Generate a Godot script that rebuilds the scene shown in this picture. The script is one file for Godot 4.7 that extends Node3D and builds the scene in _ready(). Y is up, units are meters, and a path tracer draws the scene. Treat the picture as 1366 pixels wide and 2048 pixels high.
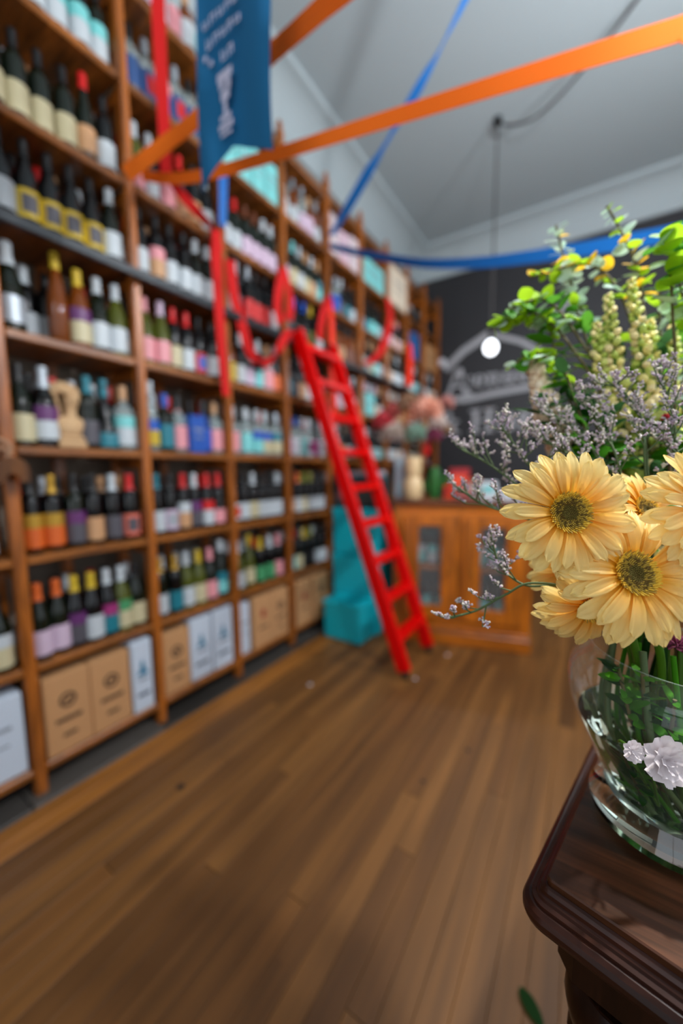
extends Node3D
# A wine shop: tall shelving on the left wall, a red ladder, and a table with a vase of flowers close to the camera.

var names := {}
var mats := {}
var meshes := {}
var rng := RandomNumberGenerator.new()

# ---------------------------------------------------------------- mesh building
class MB:
	var v := PackedVector3Array()
	var n := PackedVector3Array()
	var uv := PackedVector2Array()
	var c := PackedColorArray()
	var idx := PackedInt32Array()
	var tint := Color.WHITE
	func add(p: Vector3, nn: Vector3, t := Vector2.ZERO) -> int:
		v.append(p); n.append(nn); uv.append(t); c.append(tint)
		return v.size() - 1
	func tri(i: int, j: int, k: int) -> void:
		var g := (v[j] - v[i]).cross(v[k] - v[i])
		if g.dot(n[i] + n[j] + n[k]) > 0.0:
			idx.append_array(PackedInt32Array([i, k, j]))
		else:
			idx.append_array(PackedInt32Array([i, j, k]))
	func quad(a: Vector3, b: Vector3, d: Vector3, e: Vector3, nn: Vector3) -> void:
		var i := add(a, nn, Vector2(0, 0))
		add(b, nn, Vector2(1, 0)); add(d, nn, Vector2(1, 1)); add(e, nn, Vector2(0, 1))
		tri(i, i + 1, i + 2); tri(i, i + 2, i + 3)
	func mesh() -> ArrayMesh:
		var a := []
		a.resize(Mesh.ARRAY_MAX)
		a[Mesh.ARRAY_VERTEX] = v; a[Mesh.ARRAY_NORMAL] = n; a[Mesh.ARRAY_TEX_UV] = uv; a[Mesh.ARRAY_COLOR] = c; a[Mesh.ARRAY_INDEX] = idx
		var m := ArrayMesh.new()
		m.add_surface_from_arrays(Mesh.PRIMITIVE_TRIANGLES, a)
		return m
	# a box with chamfered edges; x is a transform that places it
	func box(size: Vector3, at := Vector3.ZERO, b := 0.004, x := Transform3D()) -> void:
		var h := size / 2.0
		b = minf(b, minf(h.x, minf(h.y, h.z)) * 0.8)
		var face := func(s: int, ax: int) -> Array:
			var p := (ax + 1) % 3
			var q := (ax + 2) % 3
			var out := []
			for k in [[-1, -1], [1, -1], [1, 1], [-1, 1]]:
				var w := Vector3.ZERO
				w[ax] = s * h[ax]; w[p] = k[0] * (h[p] - b); w[q] = k[1] * (h[q] - b)
				out.append(x * (at + w))
			return out
		for ax in 3:
			for s in [-1, 1]:
				var nn := Vector3.ZERO
				nn[ax] = s
				var f: Array = face.call(s, ax)
				quad(f[0], f[1], f[2], f[3], (x.basis * nn).normalized())
		for ax in 3:
			var p := (ax + 1) % 3
			var q := (ax + 2) % 3
			for s in [-1, 1]:
				for t in [-1, 1]:
					var nn := Vector3.ZERO
					nn[p] = s; nn[q] = t
					var e := []
					for k in [-1, 1]:
						var a1 := Vector3.ZERO
						a1[ax] = k * (h[ax] - b); a1[p] = s * h[p]; a1[q] = t * (h[q] - b)
						var a2 := Vector3.ZERO
						a2[ax] = k * (h[ax] - b); a2[p] = s * (h[p] - b); a2[q] = t * h[q]
						e.append([x * (at + a1), x * (at + a2)])
					quad(e[0][0], e[0][1], e[1][1], e[1][0], (x.basis * nn).normalized())
		for s in [-1, 1]:
			for t in [-1, 1]:
				for r in [-1, 1]:
					var nn := (x.basis * Vector3(s, t, r)).normalized()
					var i := add(x * (at + Vector3(s * h.x, t * (h.y - b), r * (h.z - b))), nn)
					add(x * (at + Vector3(s * (h.x - b), t * h.y, r * (h.z - b))), nn)
					add(x * (at + Vector3(s * (h.x - b), t * (h.y - b), r * h.z)), nn)
					tri(i, i + 1, i + 2)
	# turned shape: profile points (radius, height) from the bottom up; a1 < TAU leaves it open
	func lathe(prof: PackedVector2Array, segs := 20, at := Vector3.ZERO, a0 := 0.0, a1 := TAU, sharp := 0.75) -> void:
		var m := prof.size()
		var dirs := []
		for i in m - 1:
			var d := prof[i + 1] - prof[i]
			dirs.append(Vector2(d.y, -d.x).normalized())
		for i in m - 1:
			var na: Vector2 = dirs[i]
			var nb: Vector2 = dirs[i]
			if i > 0 and dirs[i - 1].dot(dirs[i]) > sharp:
				na = (dirs[i - 1] + dirs[i]).normalized()
			if i < m - 2 and dirs[i + 1].dot(dirs[i]) > sharp:
				nb = (dirs[i + 1] + dirs[i]).normalized()
			var first := v.size()
			for k in segs + 1:
				var an := a0 + (a1 - a0) * k / segs
				var d := Vector3(cos(an), 0, sin(an))
				add(at + d * prof[i].x + Vector3(0, prof[i].y, 0), d * na.x + Vector3(0, na.y, 0), Vector2(float(k) / segs, float(i) / m))
				add(at + d * prof[i + 1].x + Vector3(0, prof[i + 1].y, 0), d * nb.x + Vector3(0, nb.y, 0), Vector2(float(k) / segs, float(i + 1) / m))
			for k in segs:
				var j := first + k * 2
				if prof[i].x > 0.00001:
					tri(j, j + 2, j + 1)
				if prof[i + 1].x > 0.00001:
					tri(j + 2, j + 3, j + 1)
	# round tube along points with a radius for each
	func tube(pts: Array, rad: Array, segs := 8) -> void:
		var m := pts.size()
		var side := Vector3.ZERO
		var first := v.size()
		for i in m:
			var t: Vector3 = ((pts[mini(i + 1, m - 1)] as Vector3) - (pts[maxi(i - 1, 0)] as Vector3)).normalized()
			if side == Vector3.ZERO:
				side = t.cross(Vector3.UP if absf(t.y) < 0.9 else Vector3.RIGHT).normalized()
			side = (side - t * side.dot(t)).normalized()
			var up := t.cross(side)
			var r: float = rad[mini(i, rad.size() - 1)]
			for k in segs + 1:
				var an := TAU * k / segs
				var d := side * cos(an) + up * sin(an)
				add((pts[i] as Vector3) + d * r, d, Vector2(float(k) / segs, float(i) / m))
		for i in m - 1:
			for k in segs:
				var j := first + i * (segs + 1) + k
				tri(j, j + 1, j + segs + 1)
				tri(j + 1, j + segs + 2, j + segs + 1)
		for e in 2:
			var at: Vector3 = pts[0] if e == 0 else pts[m - 1]
			var t: Vector3 = ((pts[0] as Vector3) - (pts[1] as Vector3) if e == 0 else (pts[m - 1] as Vector3) - (pts[m - 2] as Vector3)).normalized()
			var i0 := add(at, t)
			for k in segs + 1:
				add(v[first + (0 if e == 0 else (m - 1) * (segs + 1)) + k], t)
			for k in segs:
				tri(i0, i0 + 1 + k, i0 + 2 + k)
	# rings of a rounded rectangle, each (inset, height), joined from the bottom up
	func rounded(size: Vector2, r: float, rings: Array) -> void:
		var n := 6
		var dirs := []
		for q in 4:
			for k in n + 1:
				var an := PI / 2 * (q + float(k) / n)
				var sx := 1.0 if q == 0 or q == 3 else -1.0
				var sz := 1.0 if q < 2 else -1.0
				dirs.append([Vector3(sx * (size.x / 2 - r), 0, sz * (size.y / 2 - r)), Vector3(cos(an), 0, sin(an))])
		var m := dirs.size()
		for i in rings.size() - 1:
			var d := Vector2(-(rings[i + 1][0] - rings[i][0]), rings[i + 1][1] - rings[i][1])
			var nn := Vector2(d.y, -d.x).normalized()
			var first := v.size()
			for e in [i, i + 1]:
				for k in m:
					var w: Array = dirs[k]
					add(w[0] + w[1] * (r - rings[e][0]) + Vector3(0, rings[e][1], 0), w[1] * nn.x + Vector3(0, nn.y, 0))
			for k in m:
				var k2 := (k + 1) % m
				tri(first + k, first + k2, first + m + k)
				tri(first + k2, first + m + k2, first + m + k)
		for e in [0, rings.size() - 1]:
			var up := Vector3.DOWN if e == 0 else Vector3.UP
			var c0 := add(Vector3(0, rings[e][1], 0), up)
			for k in m:
				var w: Array = dirs[k]
				add(w[0] + w[1] * (r - rings[e][0]) + Vector3(0, rings[e][1], 0), up)
			for k in m: tri(c0, c0 + 1 + k, c0 + 1 + (k + 1) % m)
	func ball(at: Vector3, r: Vector3, segs := 12, rings := 8) -> void:
		var first := v.size()
		for i in rings + 1:
			var th := PI * i / rings
			for k in segs + 1:
				var an := TAU * k / segs
				var d := Vector3(sin(th) * cos(an), cos(th), sin(th) * sin(an))
				add(at + d * r, (d / r).normalized(), Vector2(float(k) / segs, float(i) / rings))
		for i in rings:
			for k in segs:
				var j := first + i * (segs + 1) + k
				if i > 0:
					tri(j, j + 1, j + segs + 1)
				if i < rings - 1:
					tri(j + 1, j + segs + 2, j + segs + 1)
	# flat ribbon of small thickness: points, half widths, and the across direction at each point
	func ribbon(pts: Array, half: Array, across: Array, thick := 0.0015) -> void:
		var m := pts.size()
		for i in m - 1:
			var q := []
			for j in [i, i + 1]:
				var t: Vector3 = ((pts[mini(j + 1, m - 1)] as Vector3) - (pts[maxi(j - 1, 0)] as Vector3)).normalized()
				var a: Vector3 = across[j]
				a = (a - t * a.dot(t)).normalized()
				q.append([pts[j], a, t.cross(a).normalized(), half[mini(j, half.size() - 1)]])
			for s in [-1, 1]:
				var i0 := v.size()
				for e in q:
					add(e[0] - e[1] * e[3] + e[2] * s * thick, e[2] * s)
					add(e[0] + e[1] * e[3] + e[2] * s * thick, e[2] * s)
				tri(i0, i0 + 1, i0 + 3); tri(i0, i0 + 3, i0 + 2)
				i0 = v.size()
				for e in q:
					add(e[0] + e[1] * s * e[3] - e[2] * thick, e[1] * s)
					add(e[0] + e[1] * s * e[3] + e[2] * thick, e[1] * s)
				tri(i0, i0 + 1, i0 + 3); tri(i0, i0 + 3, i0 + 2)
	# a flat outline in x, y given a depth along z
	func plate(poly: PackedVector2Array, depth: float, x := Transform3D()) -> void:
		var t := Geometry2D.triangulate_polygon(poly)
		for s in [-1, 1]:
			var i0 := v.size()
			var nn := (x.basis * Vector3(0, 0, s)).normalized()
			for p in poly:
				add(x * Vector3(p.x, p.y, s * depth / 2), nn, p)
			for k in range(0, t.size(), 3):
				tri(i0 + t[k], i0 + t[k + 1], i0 + t[k + 2])
		var cw := 1.0 if Geometry2D.is_polygon_clockwise(poly) else -1.0
		for k in poly.size():
			var a := poly[k]
			var b := poly[(k + 1) % poly.size()]
			var d := (b - a).normalized() * cw
			quad(x * Vector3(a.x, a.y, -depth / 2), x * Vector3(b.x, b.y, -depth / 2), x * Vector3(b.x, b.y, depth / 2), x * Vector3(a.x, a.y, depth / 2), (x.basis * Vector3(-d.y, d.x, 0)).normalized())

# ---------------------------------------------------------------- naming
func numbered(called: String) -> String:
	var k: int = names.get(called, -1) + 1
	names[called] = k
	return called if k == 0 else "%s_%03d" % [called, k]

func tag(o: Node, label: String, category: String, group := "", kind := "") -> void:
	if label: o.set_meta("label", label)
	if category: o.set_meta("category", category)
	if group: o.set_meta("group", group)
	if kind: o.set_meta("kind", kind)

func thing(called: String, label: String, category: String, at := Vector3.ZERO, turn := 0.0, group := "") -> Node3D:
	var o := Node3D.new()
	o.name = numbered(called)
	add_child(o)
	o.position = at
	o.rotation.y = turn
	tag(o, label, category, group)
	return o

func part(called: String, mesh: Mesh, m: Material, parent: Node, at := Vector3.ZERO, turn := 0.0) -> MeshInstance3D:
	var o := MeshInstance3D.new()
	o.mesh = mesh
	o.material_override = m
	o.cast_shadow = GeometryInstance3D.SHADOW_CASTING_SETTING_ON
	o.position = at
	o.rotation.y = turn
	if parent == self:
		o.name = numbered(called)
		add_child(o)
	else:
		o.name = called
		parent.add_child(o, true)
	return o

func struct(called: String, mesh: Mesh, m: Material, parent: Node = self) -> MeshInstance3D:
	var o := part(called, mesh, m, parent)
	o.set_meta("kind", "structure")
	return o

func many(called: String, mesh: Mesh, m: Material, places: Array, parent: Node, colors: Array = []) -> MultiMeshInstance3D:
	var mm := MultiMesh.new()
	mm.transform_format = MultiMesh.TRANSFORM_3D
	mm.use_colors = colors.size() > 0
	mm.mesh = mesh
	mm.instance_count = places.size()
	for i in places.size():
		mm.set_instance_transform(i, places[i])
		if colors.size(): mm.set_instance_color(i, colors[i])
	var o := MultiMeshInstance3D.new()
	o.multimesh = mm
	o.material_override = m
	o.name = called
	o.set_meta("kind", "stuff")
	parent.add_child(o, true)
	return o

func boxm(size: Vector3, b := 0.004, at := Vector3.ZERO) -> ArrayMesh:
	var key := [size, b, at]
	if not meshes.has(key):
		var s := MB.new()
		s.box(size, at, b)
		meshes[key] = s.mesh()
	return meshes[key]

func turned(prof: Array, segs := 20) -> ArrayMesh:
	var s := MB.new()
	s.lathe(PackedVector2Array(prof), segs)
	return s.mesh()

func curve(pts: Array, steps := 8) -> Array:
	var out := []
	for i in pts.size() - 1:
		var a: Vector3 = pts[maxi(i - 1, 0)]
		var b: Vector3 = pts[i]
		var c: Vector3 = pts[i + 1]
		var d: Vector3 = pts[mini(i + 2, pts.size() - 1)]
		for k in steps:
			out.append(b.cubic_interpolate(c, a, d, float(k) / steps))
	out.append(pts[pts.size() - 1])
	return out

# a frame whose y axis points along up
func along(at: Vector3, up: Vector3, spin := 0.0, scale := 1.0) -> Transform3D:
	var y := up.normalized()
	var x := y.cross(Vector3.BACK if absf(y.z) < 0.9 else Vector3.RIGHT).normalized()
	var b := Basis(x, y, x.cross(y).normalized())
	return Transform3D((Basis(y, spin) * b).scaled(Vector3.ONE * scale), at)

# ---------------------------------------------------------------- materials
func mat(key: String, col := Color.WHITE, rough := 0.6, metal := 0.0) -> StandardMaterial3D:
	if not mats.has(key):
		var m := StandardMaterial3D.new()
		m.resource_name = key
		m.albedo_color = col
		m.roughness = rough
		m.metallic = metal
		mats[key] = m
	return mats[key]

func grain(seed_: int, stretch: float, fine: float, lo: float, hi: float, upright := false) -> ImageTexture:
	var n1 := FastNoiseLite.new()
	n1.seed = seed_
	n1.frequency = 0.02
	n1.fractal_octaves = 4
	var n2 := FastNoiseLite.new()
	n2.seed = seed_ + 7
	n2.frequency = fine
	n2.fractal_octaves = 2
	var s := 512
	var data := PackedByteArray()
	data.resize(s * s)
	var at := func(x: float, y: float) -> float:
		var a := y if upright else x
		var b := x if upright else y
		return 0.5 + 0.8 * n1.get_noise_2d(a * stretch, b) + 0.35 * n2.get_noise_2d(a * stretch * 0.6, b)
	for y in s:
		for x in s:
			# the last strip blends into the first, so that the repeat has no seam
			var w: float = at.call(x, y)
			if x > s - 64: w = lerpf(w, at.call(x - s, y), (x - s + 64) / 64.0)
			if y > s - 64: w = lerpf(w, at.call(x, y - s), (y - s + 64) / 64.0)
			data[y * s + x] = int(255.0 * clampf(lo + (hi - lo) * clampf(w, 0.0, 1.0), 0.0, 1.0))
	return ImageTexture.create_from_image(Image.create_from_data(s, s, false, Image.FORMAT_L8, data))

func wood(key: String, col: Color, rough: float, tex: Texture2D, scale := Vector3(1, 1, 1), offset := Vector3.ZERO) -> StandardMaterial3D:
	if not mats.has(key):
		var m := mat(key, col, rough)
		m.albedo_texture = tex
		m.uv1_triplanar = true
		m.uv1_world_triplanar = true
		m.uv1_scale = scale
		m.uv1_offset = offset
	return mats[key]

func cloth(key: String, col: Color) -> StandardMaterial3D:
	var m := mat(key, col, 0.85)
	m.backlight_enabled = true
	m.backlight = col.darkened(0.3)
	return m

func glass(key: String, col: Color, alpha: float, rough := 0.04) -> StandardMaterial3D:
	var m := mat(key, Color(col, alpha), rough)
	m.transparency = BaseMaterial3D.TRANSPARENCY_ALPHA
	return m

# ---------------------------------------------------------------- bottles
# one letter per colour in the shelf lists below
const PAINT := {
	"k": ["black", Color(0.035, 0.035, 0.04)], "w": ["white", Color(0.72, 0.75, 0.77)], "c": ["cream", Color(0.74, 0.70, 0.56)], "y": ["yellow", Color(0.76, 0.64, 0.14)],
	"o": ["orange", Color(0.80, 0.36, 0.12)], "r": ["red", Color(0.76, 0.07, 0.07)], "p": ["pink", Color(0.84, 0.55, 0.58)], "l": ["lilac", Color(0.77, 0.68, 0.76)],
	"u": ["purple", Color(0.36, 0.16, 0.38)], "b": ["blue", Color(0.03, 0.30, 0.68)], "t": ["teal", Color(0.08, 0.44, 0.50)], "a": ["pale turquoise", Color(0.45, 0.76, 0.76)],
	"g": ["green", Color(0.25, 0.55, 0.36)], "s": ["silver", Color(0.66, 0.69, 0.72)], "n": ["tan", Color(0.74, 0.56, 0.40)], "d": ["gold", Color(0.72, 0.56, 0.20)],
	"m": ["magenta", Color(0.58, 0.17, 0.42)], "h": ["grey", Color(0.30, 0.29, 0.32)], "i": ["salmon", Color(0.84, 0.42, 0.34)], "e": ["olive", Color(0.48, 0.50, 0.14)],
	"v": ["slate blue", Color(0.18, 0.30, 0.50)], "f": ["brown", Color(0.40, 0.20, 0.10)],
}
const GLASS := {"k": "black", "g": "dark green", "e": "olive green", "m": "amber", "x": "clear", "t": "teal", "b": "blue"}
const KIND := {"B": "wine bottle", "G": "wine bottle", "C": "sparkling wine bottle", "S": "spirit bottle", "T": "gin bottle", "F": "tall wine bottle"}
const ORDINAL := ["first", "second", "third", "fourth", "fifth", "sixth", "seventh", "eighth", "ninth"]
var profiles := {
	"B": [[0.0, 0.0], [0.034, 0.0], [0.0375, 0.004], [0.0375, 0.19], [0.034, 0.208], [0.022, 0.226], [0.0148, 0.238], [0.0138, 0.25], [0.0135, 0.285], [0.0148, 0.287], [0.0148, 0.296], [0.0, 0.298]],
	"G": [[0.0, 0.0], [0.037, 0.0], [0.041, 0.004], [0.041, 0.150], [0.038, 0.172], [0.030, 0.198], [0.021, 0.222], [0.0155, 0.245], [0.014, 0.262], [0.0138, 0.285], [0.015, 0.287], [0.015, 0.296], [0.0, 0.298]],
	"C": [[0.0, 0.0], [0.040, 0.0], [0.0445, 0.004], [0.0445, 0.150], [0.041, 0.175], [0.032, 0.205], [0.022, 0.235], [0.017, 0.262], [0.016, 0.29], [0.018, 0.292], [0.018, 0.30], [0.0, 0.302]],
	"S": [[0.0, 0.0], [0.040, 0.0], [0.044, 0.005], [0.044, 0.165], [0.042, 0.18], [0.03, 0.196], [0.017, 0.204], [0.0155, 0.215], [0.0155, 0.25], [0.017, 0.252], [0.017, 0.262], [0.0, 0.263]],
	"T": [[0.0, 0.0], [0.042, 0.0], [0.047, 0.006], [0.046, 0.06], [0.034, 0.11], [0.024, 0.15], [0.018, 0.19], [0.0165, 0.215], [0.0165, 0.265], [0.018, 0.267], [0.018, 0.275], [0.0, 0.276]],
	"F": [[0.0, 0.0], [0.033, 0.0], [0.0365, 0.004], [0.0365, 0.14], [0.034, 0.165], [0.026, 0.21], [0.018, 0.25], [0.0145, 0.275], [0.0135, 0.315], [0.0148, 0.317], [0.0148, 0.326], [0.0, 0.328]],
}
# capsule: from, to height; label: from, to height; patch: from, to
const BANDS := {
	"B": [0.228, 0.300, 0.020, 0.118, 0.098, 0.150], "G": [0.234, 0.300, 0.020, 0.118, 0.098, 0.148], "C": [0.225, 0.306, 0.030, 0.120, 0.10, 0.155],
	"S": [0.222, 0.285, 0.022, 0.135, 0.10, 0.150], "T": [0.225, 0.300, 0.010, 0.070, 0.05, 0.10], "F": [0.27, 0.332, 0.030, 0.125, 0.10, 0.150],
}

func radius_at(t: String, y: float) -> float:
	var p: Array = profiles[t]
	for i in p.size() - 1:
		if y <= p[i + 1][1] and p[i + 1][1] > p[i][1]:
			return lerpf(p[i][0], p[i + 1][0], clampf((y - p[i][1]) / (p[i + 1][1] - p[i][1]), 0, 1))
	return 0.015

func bottle_mesh(t: String, what: String) -> ArrayMesh:
	var key := t + what
	if meshes.has(key): return meshes[key]
	var s := MB.new()
	var b: Array = BANDS[t]
	if what == "body":
		var p := PackedVector2Array()
		for q in profiles[t]: p.append(Vector2(q[0], q[1]))
		s.lathe(p, 20)
	elif what == "cap":
		var p := PackedVector2Array()
		for k in 5:
			var y := lerpf(b[0], b[1] - 0.006, k / 4.0)
			p.append(Vector2(radius_at(t, y) + 0.0022, y))
		p.append(Vector2(p[4].x - 0.002, b[1])); p.append(Vector2(0, b[1]))
		s.lathe(p, 16)
	else:
		var lo: float = b[2] if what == "label" else b[4]
		var hi: float = b[3] if what == "label" else b[5]
		var out := 0.0012 if what == "label" else 0.0022
		var p := PackedVector2Array()
		for k in 4:
			var y := lerpf(lo, hi, k / 3.0)
			p.append(Vector2(radius_at(t, y) + out, y))
		s.lathe(p, 20, Vector3.ZERO, -1.9, 1.9)
	meshes[key] = s.mesh()
	return meshes[key]

func badge_mesh(t: String) -> ArrayMesh:
	var key := t + "badge"
	if not meshes.has(key):
		var s := MB.new()
		var b: Array = BANDS[t]
		var p := PackedVector2Array()
		for k in 3:
			var y := lerpf(lerpf(b[2], b[3], 0.18), lerpf(b[2], b[3], 0.82), k / 2.0)
			p.append(Vector2(radius_at(t, y) + 0.0024, y))
		s.lathe(p, 8, Vector3.ZERO, -0.6, 0.6)
		meshes[key] = s.mesh()
	return meshes[key]

func paint(k: String) -> StandardMaterial3D:
	return mat("paper_" + PAINT[k][0], PAINT[k][1], 0.45, 0.5 if k == "s" or k == "d" else 0.0)

func bottle_glass(k: String) -> StandardMaterial3D:
	if mats.has("glass_" + k): return mats["glass_" + k]
	if k == "x": return glass("glass_x", Color(0.75, 0.82, 0.82), 0.30)
	var tone: Color = {"k": Color(0.02, 0.02, 0.025), "g": Color(0.045, 0.075, 0.03), "e": Color(0.28, 0.30, 0.07), "m": Color(0.42, 0.20, 0.02), "t": Color(0.06, 0.42, 0.50), "b": Color(0.02, 0.16, 0.40)}[k]
	var m := mat("glass_" + k, tone, 0.09)
	m.metallic_specular = 0.5
	return m

# code: kind, glass, capsule, label, second label colour (- for none; a capital letter puts it as a badge in the middle of the label)
func bottle(code: String, at: Vector3, s: float, label: String, group: String) -> void:
	var t := code[0]
	var called: String = (KIND[t] as String).replace(" ", "_")
	var o := thing(called, label, "bottle", at, rng.randf_range(-0.3, 0.3), group)
	o.scale = Vector3(1, s, 1)
	part("glass_body", bottle_mesh(t, "body"), bottle_glass(code[1]), o)
	part("capsule", bottle_mesh(t, "cap"), paint(code[2]), o)
	var on: Node3D = o
	if code[3] != "-":
		on = part("paper_label", bottle_mesh(t, "label"), paint(code[3]), o)
	var q := code[4]
	if q != "-":
		if q == q.to_lower():
			part("label_band", bottle_mesh(t, "patch"), paint(q), on)
		else:
			part("label_badge", badge_mesh(t), paint(q.to_lower()), on)

# ---------------------------------------------------------------- the shelving
const PITCH := 0.52
const POST0 := -0.524
const LEVELS := [0.104, 0.524, 0.958, 1.378, 1.799, 2.205, 2.569, 2.991, 3.392]
const LEVEL_NAMES := ["floor shelf", "second shelf up", "third shelf up", "fourth shelf up", "fifth shelf up", "black rail shelf", "shelf above rail", "top shelf", "top board"]
const BAY_NAMES := ["leftmost bay", "second bay", "third bay", "fourth bay", "fifth bay", "sixth bay", "seventh bay", "eighth bay", "ninth bay", "tenth bay"]

func bay_z(bay: int, u: float) -> float:       # bay 1 lies between the first and the second post; u runs along the bay
	return POST0 - (bay - 1) * PITCH - 0.028 - u * (PITCH - 0.056)

func row(bay: int, level: int, list: String, tall := 1.03) -> void:
	var codes := list.split(" ", false)
	for i in codes.size():
		var c: String = codes[i]
		if c == ".": continue
		var u := (i + 0.5) / codes.size()
		var label := "%s %s, %s cap" % [GLASS[c[1]], KIND[c[0]], PAINT[c[2]][0]]
		if c[3] != "-": label += ", %s label" % PAINT[c[3]][0]
		label = label.replace("sparkling wine", "sparkling").replace("tall wine", "tall").replace("pale turquoise", "turquoise")
		label += "; %s from left, %s, %s" % [ORDINAL[i], LEVEL_NAMES[level], BAY_NAMES[bay]]
		bottle(c, Vector3(-0.062 + rng.randf_range(-0.008, 0.006), LEVELS[level] + 0.0175, bay_z(bay, u) + rng.randf_range(-0.003, 0.003)), tall, label, "bottles on the " + LEVEL_NAMES[level])

func carton(called: String, label: String, size: Vector3, at: Vector3, m: Material, mark: String, group := "", turn := 0.0) -> void:
	var o := thing(called, label, "box", at, turn, group)
	part("carton_body", boxm(size, 0.005, Vector3(0, size.y / 2, 0)), m, o)
	var x := size.x / 2 + 0.0012
	var flap := MB.new()
	flap.box(Vector3(size.x * 0.96, 0.002, size.z * 0.46), Vector3(0, size.y + 0.001, size.z * 0.24), 0.0008)
	flap.box(Vector3(size.x * 0.96, 0.002, size.z * 0.46), Vector3(0, size.y + 0.001, -size.z * 0.24), 0.0008)
	part("lid_flaps", flap.mesh(), m, o)
	if mark == "": return
	var ink := MB.new()
	var line := func(y: float, h: float, wd: float, m2: Material) -> void:
		part("printed_line", boxm(Vector3(0.002, h, size.z * wd), 0.0005, Vector3(x, size.y * y, 0)), m2, o)
	var brown := mat("brown_ink", Color(0.24, 0.16, 0.10), 0.8)
	var slate := mat("slate_ink", Color(0.22, 0.25, 0.34), 0.8)
	var stand := Transform3D(Basis(Vector3.UP, PI / 2), Vector3(x, 0, 0))
	if mark == "ring":
		var rg := MB.new()
		rg.lathe(PackedVector2Array([Vector2(0.020, 0), Vector2(0.020, 0.001), Vector2(0.032, 0.001), Vector2(0.032, 0)]), 28)
		var ro := part("printed_ring", rg.mesh(), brown, o)
		ro.transform = Transform3D(Basis(Vector3.BACK, -PI / 2), Vector3(x - 0.0008, size.y * 0.66, 0))
		part("printed_emblem", boxm(Vector3(0.002, 0.018, 0.016), 0.0005, Vector3(x, size.y * 0.66, 0)), brown, o)
		line.call(0.42, 0.016, 0.56, brown)
		line.call(0.22, 0.014, 0.30, brown)
	elif mark == "tower":
		var p := PackedVector2Array([Vector2(-0.028, 0), Vector2(-0.02, 0.02), Vector2(-0.011, 0.024), Vector2(-0.009, 0.055), Vector2(0, 0.075), Vector2(0.009, 0.055), Vector2(0.011, 0.024), Vector2(0.02, 0.02), Vector2(0.028, 0)])
		ink.plate(p, 0.002, stand.translated(Vector3(0, size.y * 0.52, 0)))
		part("printed_tower", ink.mesh(), mat("teal_ink", Color(0.03, 0.42, 0.55), 0.7), o)
		line.call(0.46, 0.008, 0.5, slate)
		line.call(0.24, 0.016, 0.62, slate)
	elif mark == "red":
		var p := PackedVector2Array([Vector2(-0.022, 0.01), Vector2(-0.012, 0.04), Vector2(0.004, 0.05), Vector2(0.022, 0.034), Vector2(0.018, 0.004), Vector2(0, -0.012)])
		ink.plate(p, 0.002, stand.translated(Vector3(0, size.y * 0.6, 0)))
		part("printed_emblem", ink.mesh(), mat("red_ink", Color(0.55, 0.08, 0.06), 0.8), o)
		line.call(0.38, 0.012, 0.5, brown)
	elif mark == "window":
		part("printed_panel", boxm(Vector3(0.002, size.y * 0.6, size.z * 0.36), 0.0005, Vector3(x, size.y * 0.5, -size.z * 0.1)), mat("blue_print", Color(0.10, 0.38, 0.62), 0.7), o)
	else:
		var faint := mat("faint_ink", Color(0.50, 0.52, 0.56), 0.8)
		line.call(0.62, 0.014, 0.6, faint)
		line.call(0.42, 0.008, 0.5, faint)

func shelving(board: Material, post: Material) -> void:
	var o := thing("wine_shelving", "tall varnished brown wooden shelving full of bottles along the left wall", "shelves")
	var pm := MB.new()
	pm.box(Vector3(0.05, 3.50, 0.04), Vector3(-0.02, 1.75, 0), 0.006)
	pm.box(Vector3(0.034, 0.03, 0.028), Vector3(-0.02, 3.513, 0), 0.004)
	pm.lathe(PackedVector2Array([Vector2(0.014, 3.52), Vector2(0.02, 3.535), Vector2(0.016, 3.55), Vector2(0.008, 3.565), Vector2(0, 3.57)]), 10, Vector3(-0.02, 0, 0))
	var postm := pm.mesh()
	var rear := boxm(Vector3(0.035, 3.4, 0.05), 0.004, Vector3(-0.28, 1.7, 0))
	var rail := boxm(Vector3(0.25, 0.05, 0.022), 0.003, Vector3(-0.15, 0, 0))
	for k in 11:
		var z := POST0 - (k - 1) * PITCH
		if z < -5.26: z = -5.262
		part("post", postm, post, o, Vector3(0, 0, z))
		part("rear_upright", rear, post, o, Vector3(0, 0, z))
		for y in LEVELS:
			part("side_rail", rail, post, o, Vector3(0, y - 0.043, z))
	for b in 10:
		var z := POST0 - (b - 0.5) * PITCH
		for i in LEVELS.size():
			part("shelf_board", boxm(Vector3(0.30, 0.034, PITCH - 0.041), 0.006), board, o, Vector3(-0.15, LEVELS[i], z))
		part("rear_upright", boxm(Vector3(0.03, 3.35, 0.045), 0.004, Vector3(-0.285, 1.7, 0)), post, o, Vector3(0, 0, z))

# ---------------------------------------------------------------- fabric
func cloth_ribbon(label: String, pts: Array, w0: float, w1: float, across: Vector3, turn0: float, turn1: float, m: Material, group := "") -> void:
	var c := curve(pts, 10)
	var half := []
	var sides := []
	for i in c.size():
		var f := float(i) / (c.size() - 1)
		half.append(lerpf(w0, w1, f) / 2)
		var t: Vector3 = ((c[mini(i + 1, c.size() - 1)] as Vector3) - (c[maxi(i - 1, 0)] as Vector3)).normalized()
		sides.append(across.rotated(t, lerpf(turn0, turn1, f)))
	var s := MB.new()
	s.ribbon(c, half, sides, 0.0012)
	var o := part("ribbon", s.mesh(), m, self)
	tag(o, label, "ribbon", group)

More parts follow.
